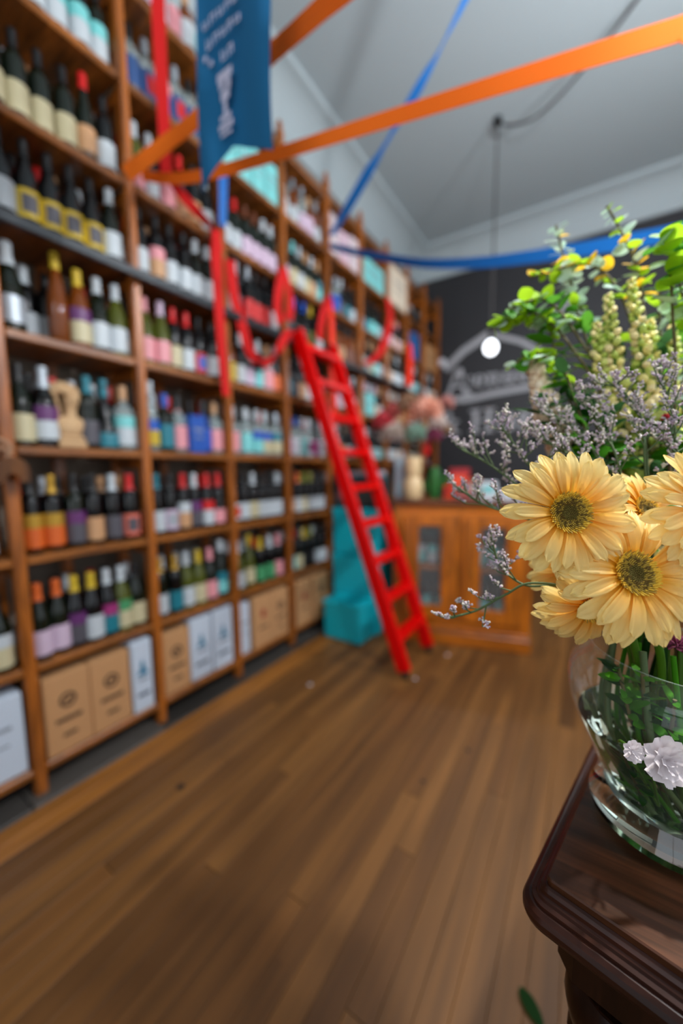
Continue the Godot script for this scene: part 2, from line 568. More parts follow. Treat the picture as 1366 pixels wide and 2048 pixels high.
func banner(m: Material) -> void:
	var o := thing("hanging_banner", "blue swallow-tailed cloth banner with white lettering hanging from the ceiling", "banner")
	var s := MB.new()
	var x0 := 0.556
	var x1 := 0.903
	var cols := 28
	var rows := 24
	var low := func(u: float) -> float:
		return lerpf(2.30, 2.405, u / 0.44) if u < 0.44 else lerpf(2.405, 2.292, pow((u - 0.44) / 0.56, 1.1))
	var at := func(i: int, j: int) -> Vector3:
		var u := float(i) / cols
		var y := lerpf(3.34, low.call(u), float(j) / rows)
		return Vector3(lerpf(x0, x1, u) + 0.006 * sin(y * 7.0), y, -1.0 + 0.012 * sin(u * 7.0 + y * 3.0))
	for side in [-1, 1]:
		var first := s.v.size()
		for j in rows + 1:
			for i in cols + 1:
				var p: Vector3 = at.call(i, j)
				var nn := Vector3(-0.084 * cos(float(i) / cols * 7.0 + p.y * 3.0) / 0.35, -0.036 * cos(float(i) / cols * 7.0 + p.y * 3.0), 1).normalized()
				s.add(p + Vector3(0, 0, side * 0.001), nn * side)
		for j in rows:
			for i in cols:
				var k := first + j * (cols + 1) + i
				s.tri(k, k + 1, k + cols + 1)
				s.tri(k + 1, k + cols + 2, k + cols + 1)
	part("cloth", s.mesh(), m, o)
	# lettering: short strokes in three lines, too small in the photograph to read, and an emblem below
	var ink := MB.new()
	for k in 3:
		var x: float = [0.60, 0.615, 0.685][k]
		var y: float = [2.80, 2.735, 2.665][k]
		for q in [5, 5, 2][k]:
			var w := rng.randf_range(0.022, 0.036)
			var tall := rng.randf_range(0.022, 0.032)
			var p := Vector3(x + w / 2, y, -0.984)
			ink.box(Vector3(0.005, tall, 0.0015), p + Vector3(-w * 0.36, 0, 0), 0.0003)
			ink.box(Vector3(w * 0.7, 0.005, 0.0015), p + Vector3(0, tall * 0.4 * (1 if q % 2 else -1), 0), 0.0003)
			ink.box(Vector3(0.005, tall * 0.8, 0.0015), p + Vector3(w * 0.2, 0, 0), 0.0003)
			x += w + 0.006
	for q in [[0.607, 2.70], [0.635, 2.672]]:
		ink.box(Vector3(0.016, 0.016, 0.0015), Vector3(q[0], q[1], -0.984), 0.0003)
	part("lettering", ink.mesh(), mat("banner_white", Color(0.80, 0.80, 0.90), 0.8), o)
	var em := MB.new()
	for q in [[0.70, 2.605, 0.07, 0.03], [0.715, 2.575, 0.022, 0.04], [0.683, 2.58, 0.022, 0.03], [0.70, 2.545, 0.04, 0.035], [0.698, 2.51, 0.016, 0.05], [0.698, 2.478, 0.05, 0.02], [0.698, 2.452, 0.066, 0.022], [0.698, 2.428, 0.05, 0.012]]:
		em.box(Vector3(q[2], q[3] * 0.86, 0.0015), Vector3(q[0], q[1], -0.983), 0.0004)
	part("printed_emblem", em.mesh(), mat("banner_white"), o)
	var rod := MB.new()
	rod.tube([Vector3(x0 - 0.03, 3.345, -1.0), Vector3(x1 + 0.03, 3.345, -1.0)], [0.009], 10)
	part("rod", rod.mesh(), mat("dark_steel", Color(0.09, 0.09, 0.10), 0.4, 0.6), o)
	for x in [x0, x1]:
		var cord := MB.new()
		cord.tube([Vector3(x, 3.35, -1.0), Vector3(x, 4.198, -1.0)], [0.0025], 6)
		part("cord", cord.mesh(), mat("cord_grey", Color(0.25, 0.24, 0.24), 0.8), o)

# ---------------------------------------------------------------- the ladder
func ladder(m: Material) -> void:
	var o := thing("ladder", "bright red wooden library ladder leaning on the black shelf rail", "ladder", Vector3(0.88, 0, -2.305))
	var a := Vector3(0, 0.045, 0)
	var b := Vector3(-0.80, 2.235, 0)
	var dir := (b - a).normalized()
	var len := (b - a).length()
	var front := Vector3(dir.y, -dir.x, 0)
	var fr := Basis(front, dir, Vector3(0, 0, 1))      # x out of the front, y up the rail, z across
	fr.z = front.cross(dir)
	for z in [0.205, -0.205]:
		var s := MB.new()
		s.box(Vector3(0.092, len, 0.034), Vector3(0, len / 2, 0), 0.007, Transform3D(fr, a + Vector3(0, 0, z)))
		part("side_rail", s.mesh(), m, o)
		var f := MB.new()
		f.box(Vector3(0.04, 0.075, 0.024), Vector3(0, -0.012, 0), 0.008, Transform3D(fr, a + Vector3(0, 0, z)))
		part("foot", f.mesh(), mat("dark_rubber", Color(0.10, 0.03, 0.025), 0.7), o)
	for k in 9:
		var y := 0.20 + k * 0.252
		var s := MB.new()
		var x := Transform3D(Basis.IDENTITY, a + dir * y)
		s.box(Vector3(0.088, 0.042, 0.376), Vector3.ZERO, 0.008, x)
		part("rung", s.mesh(), m, o)
		# small curved blocks that hold each rung
		for z in [0.168, -0.168]:
			var blk := MB.new()
			var poly := PackedVector2Array([Vector2(0, 0), Vector2(0.04, 0), Vector2(0.024, -0.012), Vector2(0.012, -0.026), Vector2(0, -0.05)])
			var sx := -1.0 if z > 0 else 1.0
			var q := Transform3D(Basis(Vector3(0, 0, sx), Vector3.UP, Vector3(-1, 0, 0) if sx > 0 else Vector3(1, 0, 0)), a + dir * y + Vector3(0, -0.014, z + 0.02 * (1 if z > 0 else -1)))
			blk.plate(poly, 0.05, q)
			part("rung_block", blk.mesh(), m, o)
	for z in [0.205, -0.205]:
		var h := MB.new()
		h.tube(curve([Vector3(-0.775, 2.13, z), Vector3(-0.80, 2.24, z), Vector3(-0.822, 2.255, z), Vector3(-0.85, 2.235, z), Vector3(-0.852, 2.20, z)], 5), [0.009], 8)
		part("hook", h.mesh(), mat("black_iron"), o)

# ---------------------------------------------------------------- flowers
func petal_mesh(length: float, width: float, droop: float, seed_: int, inner: Color, outer: Color) -> ArrayMesh:
	var r := RandomNumberGenerator.new()
	r.seed = seed_
	var s := MB.new()
	var rows := 14
	var cols := 8
	var tw := r.randf_range(-0.25, 0.25)
	var bend := r.randf_range(-0.10, 0.10)
	for i in rows + 1:
		var f := float(i) / rows
		var shape := lerpf(0.42, 1.0, smoothstep(0.0, 0.62, f))
		if f > 0.74: shape *= pow(maxf(0.02, 1.0 - pow((f - 0.74) / 0.265, 2.4)), 0.55)
		for j in cols + 1:
			var q := float(j) / cols * 2.0 - 1.0
			var x := q * width / 2 * shape
			var cup := 0.16 * width * q * q * (1.0 - 0.6 * f)
			var ridge := 0.03 * width * cos(q * PI * 3.0)
			var notch := 0.035 * length * (absf(sin(q * 4.5)) * f * f * f)
			var y := length * 0.09 * sin(f * 2.6) - droop * f * f * length + cup + ridge
			var z := length * f - notch + 0.0
			s.tint = inner.lerp(outer, smoothstep(0.06, 0.95, f))
			s.add(Vector3(x + bend * length * f * f, y + tw * x * f, z), Vector3.UP, Vector2(q, f))
	for i in rows:
		for j in cols:
			var k := i * (cols + 1) + j
			s.tri(k, k + 1, k + cols + 1)
			s.tri(k + 1, k + cols + 2, k + cols + 1)
	return smooth(s)

# normals of an open sheet from its own triangles
func smooth(s: MB) -> ArrayMesh:
	var nn := PackedVector3Array()
	nn.resize(s.v.size())
	for k in range(0, s.idx.size(), 3):
		var g := (s.v[s.idx[k + 2]] - s.v[s.idx[k]]).cross(s.v[s.idx[k + 1]] - s.v[s.idx[k]])
		for e in 3: nn[s.idx[k + e]] += g
	for k in nn.size(): s.n[k] = nn[k].normalized()
	return s.mesh()

func gerbera(label: String, at: Vector3, face: Vector3, size: float, droop: float, stem: Array, spin := 0.0) -> void:
	var o := thing("gerbera", label, "flower", Vector3.ZERO, 0, "gerberas in the glass vase")
	var up := face.normalized()
	var head := along(at, up, spin)
	var m: Material = mats["petal"]
	var outer := []
	for k in 4:
		var key := "petal%d_%.2f" % [k, droop]
		if not meshes.has(key):
			meshes[key] = petal_mesh(1.0, 0.285, droop + 0.07 * (k % 2), 40 + k, PETAL_IN, PETAL_OUT)
		outer.append(meshes[key])
	for ring in 3:
		var n: int = [17, 15, 13][ring]
		for k in n:
			var a := TAU * (k + ring * 0.37) / n + rng.randf_range(-0.07, 0.07)
			var lenk: float = size * [0.80, 0.76, 0.64][ring] * rng.randf_range(0.94, 1.05)
			var tilt: float = [0.02, 0.13, 0.27][ring] + rng.randf_range(-0.07, 0.07)
			var b := Basis(Vector3.UP, a) * Basis(Vector3.RIGHT, -tilt) * Basis(Vector3.BACK, rng.randf_range(-0.22, 0.22))
			var pt := part("petal", outer[rng.randi() % 4], m, o)
			var wide := rng.randf_range(0.88, 1.12)
			pt.transform = head * Transform3D(b * Basis.from_scale(Vector3(lenk * wide, lenk, lenk)), Vector3(0, size * (0.012 * ring - 0.03), 0) + Basis(Vector3.UP, a) * Vector3(0, 0, size * 0.19))
	# the disc: a dark eye, a ring of florets round it
	var d := MB.new()
	var R := size * 0.255
	d.lathe(PackedVector2Array([Vector2(0, -0.5 * R), Vector2(0.55 * R, -0.5 * R), Vector2(0.95 * R, -0.1 * R), Vector2(0.95 * R, 0.06 * R), Vector2(0.8 * R, 0.15 * R), Vector2(0.5 * R, 0.13 * R), Vector2(0.3 * R, 0.05 * R), Vector2(0, 0.0)]), 20)
	var disc := part("flower_disc", d.mesh(), mat("disc", Color(0.36, 0.27, 0.04), 0.8), o)
	disc.transform = head
	var fl := MB.new()
	fl.lathe(PackedVector2Array([Vector2(0.32, 0), Vector2(0.45, 0.55), Vector2(0.18, 0.95), Vector2(0, 1.0)]), 5)
	var places := []
	var cols := []
	for k in 420:
		var q := sqrt((k + 0.5) / 420.0)
		var a := k * 2.39996
		var hgt := 0.13 * R * sin(clampf(q, 0, 1) * 2.4)
		var sc := R * lerpf(0.075, 0.12, q) * rng.randf_range(0.85, 1.2)
		var lean := Vector3(cos(a), 0, sin(a)) * (q - 0.35) * 0.9 + Vector3.UP
		var t := along(Vector3(cos(a), 0, sin(a)) * q * R * 1.06 + Vector3(0, hgt, 0), lean, 0.0, 1.0)
		t.basis = t.basis * Basis.from_scale(Vector3(sc, sc * (1.0 + 1.3 * q), sc))
		if q > 0.88: t.basis = t.basis * Basis.from_scale(Vector3(1.0, 1.35, 1.0))
		places.append(head * t)
		var c := Color(0.16, 0.12, 0.015) if q < 0.42 else (Color(0.44, 0.29, 0.035) if rng.randf() < 0.6 else Color(0.17, 0.10, 0.012))
		if q > 0.80: c = Color(0.80, 0.50, 0.04) if rng.randf() < 0.7 else Color(0.40, 0.25, 0.03)
		cols.append(c)
	var f := many("disc_florets", fl.mesh(), tinted("floret", 0.7), places, o, cols)
	f.transform = Transform3D()
	var cal := MB.new()
	cal.lathe(PackedVector2Array([Vector2(0, -0.34 * size), Vector2(0.07 * size, -0.33 * size), Vector2(0.20 * size, -0.17 * size), Vector2(0.25 * size, -0.07 * size), Vector2(0.2 * size, -0.04 * size), Vector2(0, -0.04 * size)]), 14)
	var ca := part("calyx", cal.mesh(), mat("stem_green", Color(0.22, 0.36, 0.05), 0.5), o)
	ca.transform = head
	var st := MB.new()
	var pts := [at - up * size * 0.30, at - up * size * 0.62]
	pts.append_array(stem)
	st.tube(curve(pts, 8), [0.0042], 10)
	part("stem", st.mesh(), mats["stem_green"], o)

func tinted(key: String, rough: float) -> StandardMaterial3D:
	var m := mat(key, Color.WHITE, rough)
	m.vertex_color_use_as_albedo = true
	return m

func leaf_mesh(key: String, wide: float, point: float) -> ArrayMesh:
	if meshes.has(key): return meshes[key]
	var s := MB.new()
	var rows := 8
	var cols := 4
	for i in rows + 1:
		var f := float(i) / rows
		var w := wide / 2 * pow(maxf(0.0, sin(PI * pow(f, point))), 0.65)
		for j in cols + 1:
			var q := float(j) / cols * 2 - 1
			s.add(Vector3(q * w, 0.10 * absf(q) * w - 0.12 * f * f, f), Vector3.UP, Vector2(q, f))
	for i in rows:
		for j in cols:
			var k := i * (cols + 1) + j
			if i > 0: s.tri(k, k + 1, k + cols + 1)
			if i < rows - 1: s.tri(k + 1, k + cols + 2, k + cols + 1)
	meshes[key] = smooth(s)
	return meshes[key]

# a leafy branch: leaves in pairs along its upper part, each leaf a part of its own
func branch(called: String, label: String, category: String, pts: Array, leaf: ArrayMesh, tones: Array, size: float, from: float, count: int, group: String, hang := 0.2) -> void:
	var o := thing(called, label, category, Vector3.ZERO, 0, group)
	var c := curve(pts, 10)
	var s := MB.new()
	s.tube(c, [0.0028, 0.0026, 0.0024, 0.002], 6)
	part("stem", s.mesh(), mat("twig", Color(0.34, 0.30, 0.14), 0.7), o)
	for k in count:
		var f := lerpf(from, 1.0, (k + 0.5) / count)
		var i := int(f * (c.size() - 1))
		var p: Vector3 = c[i]
		var t: Vector3 = ((c[mini(i + 1, c.size() - 1)] as Vector3) - (c[maxi(i - 1, 0)] as Vector3)).normalized()
		var out := t.cross(Vector3.UP.rotated(t, rng.randf_range(-0.7, 0.7) + PI * (k % 2))).normalized()
		if out.length() < 0.5: out = Vector3.RIGHT
		out = out.rotated(t, rng.randf_range(-1.0, 1.0))
		var dir := (out + t * rng.randf_range(0.1, 0.7) + Vector3.DOWN * hang).normalized()
		var sz := size * rng.randf_range(0.75, 1.15) * (0.7 if f > 0.93 else 1.0)
		var nn := Vector3(rng.randf_range(-0.7, 0.7), 1, rng.randf_range(-0.2, 0.9)).normalized()
		var x := dir.cross(nn).normalized()
		var lf := part("leaf", leaf, tones[rng.randi() % tones.size()], o)
		lf.transform = Transform3D(Basis(x, dir.cross(x) * -1.0, dir).scaled(Vector3.ONE * sz), p)

# sprig of tiny florets on forking stalks
func sprig(label: String, pts: Array, spread: float, twigs: int, group: String, from := 0.35) -> void:
	var o := thing("statice_sprig", label, "flower", Vector3.ZERO, 0, group)
	var c := curve(pts, 8)
	var s := MB.new()
	s.tube(c, [0.0016, 0.0015, 0.0014, 0.0013], 6)
	var places := []
	var cols := []
	for k in twigs:
		var f := lerpf(from, 1.0, (k + 0.6) / twigs)
		var i := clampi(int(f * (c.size() - 1)), 0, c.size() - 1)
		var p: Vector3 = c[i]
		var t: Vector3 = ((c[mini(i + 1, c.size() - 1)] as Vector3) - (c[maxi(i - 1, 0)] as Vector3)).normalized()
		var dir := (t * 0.7 + Vector3(rng.randf_range(-1, 1), rng.randf_range(-0.2, 1.1), rng.randf_range(-0.7, 0.7))).normalized()
		var len := spread * rng.randf_range(0.5, 1.1) * (1.0 if f < 0.9 else 0.7)
		var mid := p + dir * len * 0.55 + Vector3(0, -0.08 * len, 0)
		var tip := p + dir * len + Vector3(0, 0.06 * len, 0)
		s.tube([p, mid, tip], [0.0009, 0.0008, 0.0006], 5)
		for b in 4:
			var q: Vector3 = mid.lerp(tip, b / 3.0)
			var d2 := (dir * 0.5 + Vector3(rng.randf_range(-1, 1), rng.randf_range(-0.1, 1), rng.randf_range(-1, 1))).normalized()
			var l2 := spread * rng.randf_range(0.12, 0.3)
			s.tube([q, q + d2 * l2], [0.0006, 0.0005], 4)
			for e in 4:
				var side := Vector3(rng.randf_range(-1, 1), rng.randf_range(-0.2, 1), rng.randf_range(-1, 1)).normalized()
				var sc := rng.randf_range(0.0020, 0.0033)
				var x := along(q + d2 * l2 * (0.25 + 0.16 * e) + side * 0.0012, d2 * 0.4 + side, rng.randf() * TAU)
				x.basis = x.basis * Basis.from_scale(Vector3(sc * 0.5, sc, sc * 0.5))
				places.append(x)
				cols.append([Color(0.60, 0.51, 0.54), Color(0.44, 0.34, 0.45), Color(0.64, 0.60, 0.52), Color(0.50, 0.43, 0.46)][rng.randi() % 4])
	part("stem", s.mesh(), mat("statice_stem", Color(0.30, 0.38, 0.22), 0.7), o)
	var fl := MB.new()
	fl.lathe(PackedVector2Array([Vector2(0.0, -0.9), Vector2(0.45, -0.6), Vector2(0.6, 0.1), Vector2(1.0, 0.8), Vector2(0.4, 1.0), Vector2(0, 0.7)]), 6)
	many("florets", fl.mesh(), tinted("statice_floret", 0.8), places, o, cols)

# upright spike of small buds
func spike(label: String, pts: Array, width: float, buds: int, tones: Array, category := "flower") -> void:
	var o := thing("flower_spike", label, category, Vector3.ZERO, 0, "cream flower spikes in the bouquet")
	var c := curve(pts, 10)
	var s := MB.new()
	s.tube(c, [0.0025, 0.0022, 0.002], 6)
	part("stem", s.mesh(), mats["stem_green"], o)
	var b := MB.new()
	b.lathe(PackedVector2Array([Vector2(0, -0.1), Vector2(0.38, 0.15), Vector2(0.46, 0.5), Vector2(0.26, 0.85), Vector2(0, 1.0)]), 7)
	var places := []
	var cols := []
	for k in buds:
		var f := 0.42 + 0.58 * (k + 0.5) / buds
		var i := clampi(int(f * (c.size() - 1)), 0, c.size() - 2)
		var p: Vector3 = (c[i] as Vector3).lerp(c[i + 1], f * (c.size() - 1) - i)
		var t: Vector3 = ((c[i + 1] as Vector3) - (c[i] as Vector3)).normalized()
		var a := k * 2.39996
		var side := Vector3(cos(a), 0, sin(a))
		var taper := lerpf(1.0, 0.35, pow((f - 0.42) / 0.58, 1.5))
		places.append(along(p + side * width * 0.16 * taper, side * 0.8 + t * 0.8, a, width * 0.5 * taper * rng.randf_range(0.8, 1.2)))
		cols.append(tones[rng.randi() % tones.size()])
	many("buds", b.mesh(), tinted("bud", 0.6), places, o, cols)

# a round many-petalled bloom on a stalk
func bloom(called: String, label: String, at: Vector3, foot: Vector3, r: float, tone: Color, group: String, n := 46, petal := 0.85) -> void:
	var o := thing(called, label, "flower", Vector3.ZERO, 0, group)
	var s := MB.new()
	s.tube(curve([foot, foot.lerp(at, 0.5) + Vector3(0, 0.02, 0), at], 6), [0.003, 0.0022], 6)
	part("stem", s.mesh(), mat("dry_stem", Color(0.36, 0.28, 0.16), 0.8), o)
	var places := []
	var cols := []
	for k in n:
		var y := 1.0 - 1.7 * (k + 0.5) / n
		var q := sqrt(maxf(0.0, 1 - y * y))
		var a := k * 2.39996
		var d := Vector3(cos(a) * q, y, sin(a) * q)
		places.append(along(at + d * r * 0.25, d + Vector3(0, 0.35, 0), a, r * petal * rng.randf_range(0.85, 1.1)))
		cols.append(tone.lightened(rng.randf_range(0.0, 0.18)).srgb_to_linear())
	var pm := MB.new()
	pm.ball(Vector3(0, 0.55, 0), Vector3(0.34, 0.5, 0.12), 8, 6)
	many("petals", pm.mesh(), tinted("bloom", 0.8), places, o, cols)

var SPIKES := [[Vector3(1.7828, 1.5154, -0.7460), Vector3(1.8039, 1.3648, -0.6928)], [Vector3(1.8110, 1.4799, -0.7598), Vector3(1.8234, 1.3427, -0.7027)], [Vector3(1.8258, 1.5814, -0.7821), Vector3(1.8483, 1.4008, -0.7261)], [Vector3(1.8540, 1.5185, -0.7925), Vector3(1.8624, 1.3641, -0.7307)], [Vector3(1.8841, 1.5104, -0.8110), Vector3(1.8848, 1.3493, -0.7433)], [Vector3(1.7959, 1.5583, -0.7599), Vector3(1.8182, 1.3865, -0.7048)], [Vector3(1.8398, 1.4718, -0.7774), Vector3(1.8488, 1.3278, -0.7173)]]
const PETAL_IN := Color(0.92, 0.46, 0.004)
const PETAL_OUT := Color(0.97, 0.77, 0.30)

func _ready() -> void:
	rng.seed = 20240
	# ------------------------------------------------ camera, sky, daylight, exposure
	var cam := Camera3D.new()
	cam.name = "camera"
	var lens := CameraAttributesPhysical.new()
	lens.frustum_focal_length = 8.934
	lens.frustum_focus_distance = 0.37
	lens.frustum_near = 0.03
	lens.frustum_far = 60.0
	lens.exposure_aperture = 0.86
	cam.attributes = lens
	cam.position = Vector3(1.7856, 1.2854, 0.0)
	cam.rotation = Vector3(-0.10493, 0.57506, -0.00946)
	cam.fov = 106.67
	add_child(cam)
	cam.current = true

	var env := Environment.new()
	env.background_mode = Environment.BG_SKY
	var sky := Sky.new()
	var air := ProceduralSkyMaterial.new()
	air.sky_top_color = Color(0.45, 0.62, 0.85)
	air.sky_horizon_color = Color(0.78, 0.84, 0.90)
	air.ground_bottom_color = Color(0.35, 0.34, 0.33)
	air.ground_horizon_color = Color(0.55, 0.55, 0.54)
	air.sky_energy_multiplier = 1.0
	sky.sky_material = air
	env.sky = sky
	env.background_energy_multiplier = 1.0
	env.tonemap_mode = Environment.TONE_MAPPER_LINEAR
	env.tonemap_exposure = 0.70
	env.sdfgi_enabled = true
	env.ssao_enabled = true
	env.ssil_enabled = true
	var we := WorldEnvironment.new()
	we.name = "surroundings"
	we.environment = env
	add_child(we)

	# daylight through the panes of two shop windows: one in the right wall, a weaker one behind the camera
	for q in [[3.24, 1.62, -0.45, 1.0, PI / 2], [3.24, 1.62, -1.75, 1.0, PI / 2], [3.24, 3.05, -0.45, 0.8, PI / 2], [3.24, 3.05, -1.75, 0.8, PI / 2], [1.24, 1.6, 2.46, 1.3, 0.0], [2.415, 1.6, 2.46, 1.3, 0.0], [1.24, 3.1, 2.46, 1.6, 0.0], [2.415, 3.1, 2.46, 1.6, 0.0]]:
		var l := AreaLight3D.new()
		l.name = "window_daylight"
		l.area_size = Vector2(1.15, 1.55 if q[1] < 2.0 else 1.0)
		l.light_energy = q[3]
		l.light_color = Color(0.96, 0.985, 1.0)
		l.area_range = 12.0
		l.position = Vector3(q[0], q[1], q[2])
		l.rotation.y = q[4]
		l.shadow_enabled = true
		add_child(l, true)

	# ------------------------------------------------ materials
	var grain_u := grain(3, 0.10, 0.09, 0.55, 1.0)
	var grain_v := grain(9, 0.10, 0.09, 0.55, 1.0, true)
	var grain_f := grain(21, 0.16, 0.05, 0.76, 1.0, true)
	var board := wood("shelf_wood", Color(0.66, 0.39, 0.15), 0.34, grain_u, Vector3(1.5, 1.5, 1.5))
	var post := wood("post_wood", Color(0.74, 0.41, 0.13), 0.32, grain_v, Vector3(1.5, 1.5, 1.5))
	var cabinet_wood := wood("cabinet_wood", Color(0.86, 0.47, 0.075), 0.35, grain_u, Vector3(1.2, 1.2, 1.2), Vector3(0.3, 0, 0.1))
	var cabinet_stile := wood("cabinet_stile_wood", Color(0.86, 0.47, 0.075), 0.35, grain_v, Vector3(1.2, 1.2, 1.2), Vector3(0.3, 0, 0.1))
	var table_wood := wood("table_wood", Color(0.34, 0.19, 0.105), 0.36, grain_u, Vector3(3, 3, 3), Vector3(0.2, 0.4, 0))
	var red_paint := mat("red_paint", Color(0.86, 0.0, 0.0), 0.42)
	red_paint.metallic_specular = 0.3
	var black_iron := mat("black_iron", Color(0.13, 0.15, 0.17), 0.4, 0.3)
	var plaster := mat("plaster", Color(0.66, 0.705, 0.725), 0.9)
	var red_cloth := cloth("red_cloth", Color(0.78, 0.01, 0.01))
	var orange_cloth := cloth("orange_cloth", Color(0.95, 0.46, 0.0))
	var blue_cloth := cloth("blue_cloth", Color(0.0, 0.44, 0.76))
	var navy_cloth := mat("banner_cloth", Color(0.0, 0.40, 0.60), 0.9)
	mat("stem_green", Color(0.26, 0.42, 0.04), 0.45)
	var petal := tinted("petal", 0.55)
	petal.backlight_enabled = true
	petal.backlight = Color(0.95, 0.95, 0.95)

	# ------------------------------------------------ the room
	var floor_base := struct("floor", boxm(Vector3(4.1, 0.14, 8.4), 0.002, Vector3(1.4, -0.087, -1.35)), mat("floor_base", Color(0.10, 0.07, 0.045), 0.8))
	var tones := [Color(0.50, 0.325, 0.14), Color(0.47, 0.30, 0.125), Color(0.525, 0.345, 0.155), Color(0.445, 0.285, 0.12)]
	var planks := []
	for k in 4:
		planks.append(wood("floor_oak_%s" % ["warm", "brown", "pale", "dark"][k], tones[k], 0.5, grain_f, Vector3(0.9, 0.9, 0.45), Vector3(0.31 * k, 0.17 * k, 0.43 * k)))
	var edge_plank := wood("floor_oak_edge", Color(0.66, 0.42, 0.17), 0.48, grain_f, Vector3(1.6, 1.6, 0.8), Vector3(0.7, 0.1, 0.2))
	var wide := 0.072
	for r in 62:
		var z := 1.4 - fmod(r * 0.77, 1.3)
		var x := 0.06 + (r + 0.5) * wide
		if x > 3.28: break
		z += 1.2
		while z > -5.28:
			var l := 1.5 + 0.3 * float((r * 7 + int(z * 3.0)) % 4)
			var z1 := maxf(z - l, -5.29)
			var z0 := minf(z, 2.55)
			if z0 - z1 > 0.05:
				part("plank", boxm(Vector3(wide - 0.0012, 0.018, snappedf(z0 - z1 - 0.002, 0.001)), 0.0008), edge_plank if r < 2 else planks[rng.randi() % 4], floor_base, Vector3(x, -0.009, (z0 + z1) / 2))
			z = z1
			if z1 <= -5.28: break
	struct("wall_left", boxm(Vector3(0.16, 4.4, 8.4), 0.002, Vector3(-0.46, 2.1, -1.35)), mat("taupe_plaster", Color(0.50, 0.45, 0.40), 0.9))
	var black := mat("chalkboard_black", Color(0.15, 0.15, 0.165), 0.62)
	struct("wall_back", boxm(Vector3(4.1, 4.4, 0.16), 0.002, Vector3(1.4, 2.1, -5.38)), black)
	var side := MB.new()
	side.box(Vector3(0.16, 0.85, 8.4), Vector3(3.38, 0.34, -1.35), 0.002)
	side.box(Vector3(0.16, 0.6, 8.4), Vector3(3.38, 4.0, -1.35), 0.002)
	side.box(Vector3(0.16, 3.0, 3.0), Vector3(3.38, 2.2, -3.98), 0.002)
	side.box(Vector3(0.16, 3.0, 2.6), Vector3(3.38, 2.2, 1.55), 0.002)
	struct("wall_right", side.mesh(), mat("white_wall", Color(0.78, 0.77, 0.75), 0.9))
	var win2 := MB.new()
	for y in [0.76, 2.48, 3.70]: win2.box(Vector3(0.10, 0.09, 2.76), Vector3(3.38, y, -1.115), 0.006)
	for z in [-2.48, -1.10, 0.25]: win2.box(Vector3(0.10, 3.0, 0.09), Vector3(3.38, 2.22, z), 0.006)
	var w2 := struct("window_2", win2.mesh(), mat("window_paint", Color(0.16, 0.17, 0.17), 0.5))
	for q in [[1.62, -0.425, 1.63], [1.62, -1.79, 1.63], [3.09, -0.425, 1.13], [3.09, -1.79, 1.13]]:
		part("pane", boxm(Vector3(0.006, q[2], 1.27), 0.001), glass("window_glass", Color(0.9, 0.95, 0.95), 0.05, 0.02), w2, Vector3(3.38, q[0], q[1]))
	struct("ceiling", boxm(Vector3(4.1, 0.16, 8.4), 0.002, Vector3(1.4, 4.28, -1.35)), plaster)
	var front := MB.new()
	front.box(Vector3(4.1, 0.75, 0.16), Vector3(1.4, 0.30, 2.62), 0.002)
	front.box(Vector3(4.1, 0.6, 0.16), Vector3(1.4, 4.0, 2.62), 0.002)
	front.box(Vector3(1.3, 3.1, 0.16), Vector3(0.0, 2.2, 2.62), 0.002)
	front.box(Vector3(0.4, 3.1, 0.16), Vector3(3.2, 2.2, 2.62), 0.002)
	struct("wall_front", front.mesh(), mats["white_wall"])
	var win := MB.new()
	for y in [0.70, 2.50, 3.70]: win.box(Vector3(2.42, 0.09, 0.10), Vector3(1.83, y, 2.60), 0.006)
	for x in [0.65, 1.83, 3.0]: win.box(Vector3(0.09, 3.1, 0.10), Vector3(x, 2.2, 2.60), 0.006)
	var w := struct("window_1", win.mesh(), mat("window_paint", Color(0.16, 0.17, 0.17), 0.5))
	for q in [[1.24, 1.6, 1.09, 1.71], [2.415, 1.6, 1.09, 1.71], [1.24, 3.1, 1.09, 1.11], [2.415, 3.1, 1.09, 1.11]]:
		part("pane", boxm(Vector3(q[2], q[3], 0.006), 0.001), glass("window_glass", Color(0.9, 0.95, 0.95), 0.05, 0.02), w, Vector3(q[0], q[1], 2.60))
	# plaster coves where walls meet the ceiling
	var cove := func(length: float) -> ArrayMesh:
		var s := MB.new()
		var poly := PackedVector2Array([Vector2(0, 0), Vector2(0.03, 0), Vector2(0.035, 0.035)])
		for k in 9:
			var a := PI / 2 * k / 8.0
			poly.append(Vector2(0.26 - 0.215 * cos(a), 0.06 + 0.24 * sin(a) * 1.0))
		poly.append_array(PackedVector2Array([Vector2(0.27, 0.31), Vector2(0.27, 0.345), Vector2(0, 0.345)]))
		s.plate(poly, length)
		return s.mesh()
	var c1 := struct("trim_1", cove.call(3.68), plaster)
	c1.transform = Transform3D(Basis(Vector3(0, 0, 1), Vector3.UP, Vector3(-1, 0, 0)), Vector3(1.46, 3.86, -5.30))
	var c2 := struct("trim_2", cove.call(7.8), plaster)
	c2.transform = Transform3D(Basis(Vector3(1, 0, 0), Vector3.UP, Vector3(0, 0, 1)), Vector3(-0.38, 3.86, -1.4))
	var kerb := struct("trim_3", boxm(Vector3(0.44, 0.02, 7.9), 0.004, Vector3(-0.16, -0.008, -1.35)), mat("kerb_base", Color(0.10, 0.095, 0.09), 0.6))
	for k in 14:
		var slate := mat("slate_%s" % ["dark", "grey", "pale"][k % 3], [Color(0.20, 0.185, 0.17), Color(0.25, 0.235, 0.22), Color(0.30, 0.28, 0.26)][k % 3], 0.5)
		part("tile", boxm(Vector3(0.415, 0.014, 0.545), 0.003), slate, kerb, Vector3(-0.15, 0.003, 2.0 - k * 0.55))
	struct("baseboard_back", boxm(Vector3(3.2, 0.14, 0.02), 0.004, Vector3(1.69, 0.07, -5.29)), mat("black_paint", Color(0.06, 0.06, 0.065), 0.5))

